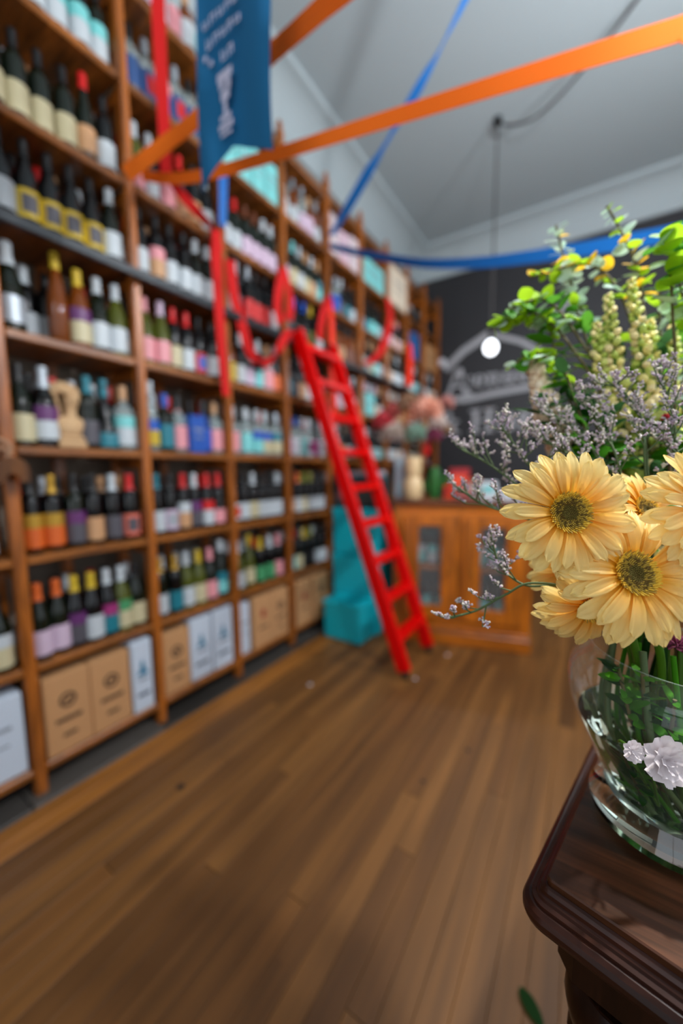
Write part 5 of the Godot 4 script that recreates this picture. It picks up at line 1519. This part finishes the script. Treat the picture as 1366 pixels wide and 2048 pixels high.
	var creams := [Color(0.86, 0.72, 0.24), Color(0.58, 0.62, 0.14), Color(0.92, 0.74, 0.36), Color(0.46, 0.56, 0.09)]
	var k_ := 0
	for q in 7:
		spike("cream and green flower spike, %s in the row of spikes from the left" % ["first", "third", "fifth", "sixth", "last", "second", "fourth"][k_], [B0, rim, SPIKES[k_][1], SPIKES[k_][0]], 0.034, 90, creams)
		k_ += 1
	spike("beige dried plume glowing at the left of the green leaves", [B0, rim, Vector3(1.7389, 1.3381, -0.6713), Vector3(1.6995, 1.4674, -0.7099)], 0.05, 130, [Color(0.86, 0.66, 0.46), Color(0.76, 0.56, 0.38), Color(0.92, 0.76, 0.56)])
	spike("beige dried plume drooping below the glowing one", [B0, rim, Vector3(1.7601, 1.3142, -0.6581), Vector3(1.7235, 1.3912, -0.6680), Vector3(1.7217, 1.3648, -0.6635)], 0.04, 70, [Color(0.80, 0.62, 0.44), Color(0.70, 0.54, 0.36)])

	# ------------------------------------------------ statice
	var sg := "statice sprigs in the bouquet"
	sprig("statice sprig stretching out lowest on the left before the cabinet", [B0, rim, Vector3(1.7925, 1.1545, -0.4673), Vector3(1.7406, 1.1646, -0.4469), Vector3(1.7142, 1.1488, -0.4398), Vector3(1.6850, 1.1279, -0.4302), Vector3(1.6584, 1.1204, -0.4120)], 0.030, 9, sg, 0.62)
	sprig("statice sprig rising left towards the cabinet doors", [B0, rim, Vector3(1.7789, 1.1567, -0.4707), Vector3(1.7322, 1.1595, -0.4528), Vector3(1.7043, 1.1768, -0.4609), Vector3(1.6957, 1.2027, -0.4586)], 0.030, 12, sg, 0.62)
	sprig("statice sprig against the cabinet top at the far left", [B0, rim, Vector3(1.7758, 1.2065, -0.4989), Vector3(1.7295, 1.2268, -0.4955), Vector3(1.6795, 1.2431, -0.4891), Vector3(1.6471, 1.2645, -0.4828)], 0.038, 14, sg, 0.6)
	sprig("statice sprig in front of the packets on the cabinet", [B0, rim, Vector3(1.7645, 1.2205, -0.5174), Vector3(1.7255, 1.2549, -0.5204), Vector3(1.6779, 1.2924, -0.5182), Vector3(1.6445, 1.3124, -0.5110)], 0.040, 16, sg, 0.55)
	sprig("statice sprig standing against the chalk lettering", [B0, rim, Vector3(1.7676, 1.2490, -0.5350), Vector3(1.7292, 1.2854, -0.5266), Vector3(1.7053, 1.3170, -0.5271), Vector3(1.6882, 1.3422, -0.5192)], 0.036, 16, sg, 0.55)
	sprig("statice sprig above the left gerbera's petals", [B0, rim, Vector3(1.7918, 1.2728, -0.5536), Vector3(1.7539, 1.3097, -0.5456), Vector3(1.7258, 1.3293, -0.5419)], 0.036, 18, sg, 0.5)
	sprig("statice sprig fanning over the dark leaves, left of centre", [B0, rim, Vector3(1.8016, 1.2787, -0.5607), Vector3(1.7678, 1.3351, -0.5698), Vector3(1.7357, 1.3603, -0.5761)], 0.040, 20, sg, 0.45)
	sprig("statice sprig in the middle above the gerberas", [B0, rim, Vector3(1.8159, 1.2845, -0.5587), Vector3(1.7995, 1.3276, -0.5775), Vector3(1.7818, 1.3725, -0.5836)], 0.036, 20, sg, 0.45)
	sprig("statice sprig pointing left above the middle sprigs", [B0, rim, Vector3(1.8401, 1.3202, -0.5909), Vector3(1.8233, 1.3702, -0.5982), Vector3(1.8020, 1.3910, -0.5991), Vector3(1.7761, 1.3819, -0.5811)], 0.028, 14, sg, 0.6)
	sprig("statice sprig right of the middle above the golden gerbera", [B0, rim, Vector3(1.8403, 1.2901, -0.5753), Vector3(1.8395, 1.3322, -0.5920), Vector3(1.8262, 1.3640, -0.5993)], 0.036, 20, sg, 0.45)
	sprig("tallest statice sprig near the right edge", [B0, rim, Vector3(1.8692, 1.3074, -0.5961), Vector3(1.8605, 1.3679, -0.6101), Vector3(1.8497, 1.4128, -0.6207)], 0.028, 16, sg, 0.6)
	sprig("statice sprig at the right edge over the pale gerbera", [B0, rim, Vector3(1.8719, 1.2727, -0.5696), Vector3(1.8674, 1.3069, -0.5829), Vector3(1.8581, 1.3310, -0.5919)], 0.034, 18, sg, 0.45)

	# stems under water, and fine foliage
	var wg := "stems in the vase water"
	for k in 36:
		var a := TAU * k / 18.0 + 0.2
		var r0 := 0.014 + 0.0165 * (k % 4)
		var o := MB.new()
		var p0 := V + Vector3(cos(a) * r0 * 0.9, 0.046, sin(a) * r0 * 0.9)
		var p1 := V + Vector3(cos(a + 0.7) * (r0 + 0.012), 0.12, sin(a + 0.7) * (r0 + 0.012))
		var p2 := V + Vector3(cos(a + 1.0) * (r0 + 0.004), 0.225, sin(a + 1.0) * (r0 + 0.004))
		o.tube(curve([p0, p1, p2], 6), [0.0036 if k % 2 else 0.0026], 8)
		var st := part("cut_stem", o.mesh(), [mats["stem_green"], deep, green, mats["statice_stem"]][k % 4], self)
		tag(st, "cut green stem standing among others inside the glass vase", "stem", wg)
	for k in 5:
		var q: Array = [[Vector3(1.8221, 1.0709, -0.5000), Vector3(1.8375, 1.0105, -0.5024)], [Vector3(1.8443, 1.0651, -0.5017), Vector3(1.8510, 0.9994, -0.5097)], [Vector3(1.8728, 1.0441, -0.5055), Vector3(1.8722, 0.9444, -0.5166)], [Vector3(1.8336, 0.9777, -0.4957), Vector3(1.8562, 0.9197, -0.5151)], [Vector3(1.8662, 0.9961, -0.5671), Vector3(1.8659, 0.9001, -0.5548)]][k]
		branch("submerged_leaves", "fine green foliage under water in the vase, %s" % ["at the left shoulder", "left of the thick stems", "right by the carnation", "low at the left", "at the back"][k], "foliage", [q[1], (q[0] as Vector3).lerp(q[1], 0.5), q[0]], long_leaf, [deep, green], 0.024, 0.1, 18, wg, 0.0)

	# ------------------------------------------------ bits on the floor
	var lf := thing("fallen_leaf", "dark green leaf lying on the floor beside the table", "leaf", Vector3(1.7311, 0.0040, -0.8980))
	var lp := part("blade", long_leaf, deep, lf)
	lp.transform = Transform3D(Basis(Vector3.UP, 0.95).scaled(Vector3(0.075, 0.03, 0.085)), Vector3(-0.03, 0.003, -0.025))
	for q in [[Vector3(0.4242, 0.0030, -1.7306), 0.012, "scrap", "small white paper scrap on the floor before the shelving"], [Vector3(1.0141, 0.0030, -2.5377), 0.012, "scrap", "pale paper scrap on the floor beside the cabinet foot"], [Vector3(0.9379, 0.0030, -2.1305), 0.010, "scrap", "tiny pale scrap on the floor right of the ladder foot"]]:
		var o := MB.new()
		o.plate(PackedVector2Array([Vector2(-1, -0.6), Vector2(0.2, -1), Vector2(1, -0.2), Vector2(0.6, 0.8), Vector2(-0.5, 0.9)]), 0.002, Transform3D(Basis(Vector3(q[1], 0, 0), Vector3(0, 0, -q[1]), Vector3(0, 1, 0)), q[0]))
		var ob := part("paper_scrap", o.mesh(), mats["white_paper"], self)
		tag(ob, q[3], "scrap")
	for q in [[Vector3(0.4336, 0.0015, -0.8459), 0.017, "dark round knot-like stain on the floorboards near the shelving"], [Vector3(1.3775, 0.0015, -1.6855), 0.011, "small dark stain on the floorboards in the middle of the room"], [Vector3(1.2667, 0.0015, -1.4054), 0.010, "faint dark stain on the floorboards left of the table"]]:
		var o := MB.new()
		o.lathe(PackedVector2Array([Vector2(0, 0.0008), Vector2(q[1] * 0.8, 0.0008), Vector2(q[1], -0.0005)]), 14, q[0])
		var ob := part("floor_stain", o.mesh(), mat("stain", Color(0.10, 0.065, 0.04), 0.6), self)
		tag(ob, q[2], "stain")

func bulb_light(at: Vector3, energy: float) -> void:
	var l := OmniLight3D.new()
	l.name = "bulb_light"
	l.position = at
	l.light_color = Color(0.97, 0.985, 1.0)
	l.light_energy = energy
	l.light_size = 0.04
	l.omni_range = 12.0
	l.omni_attenuation = 2.0
	l.shadow_enabled = true
	add_child(l, true)
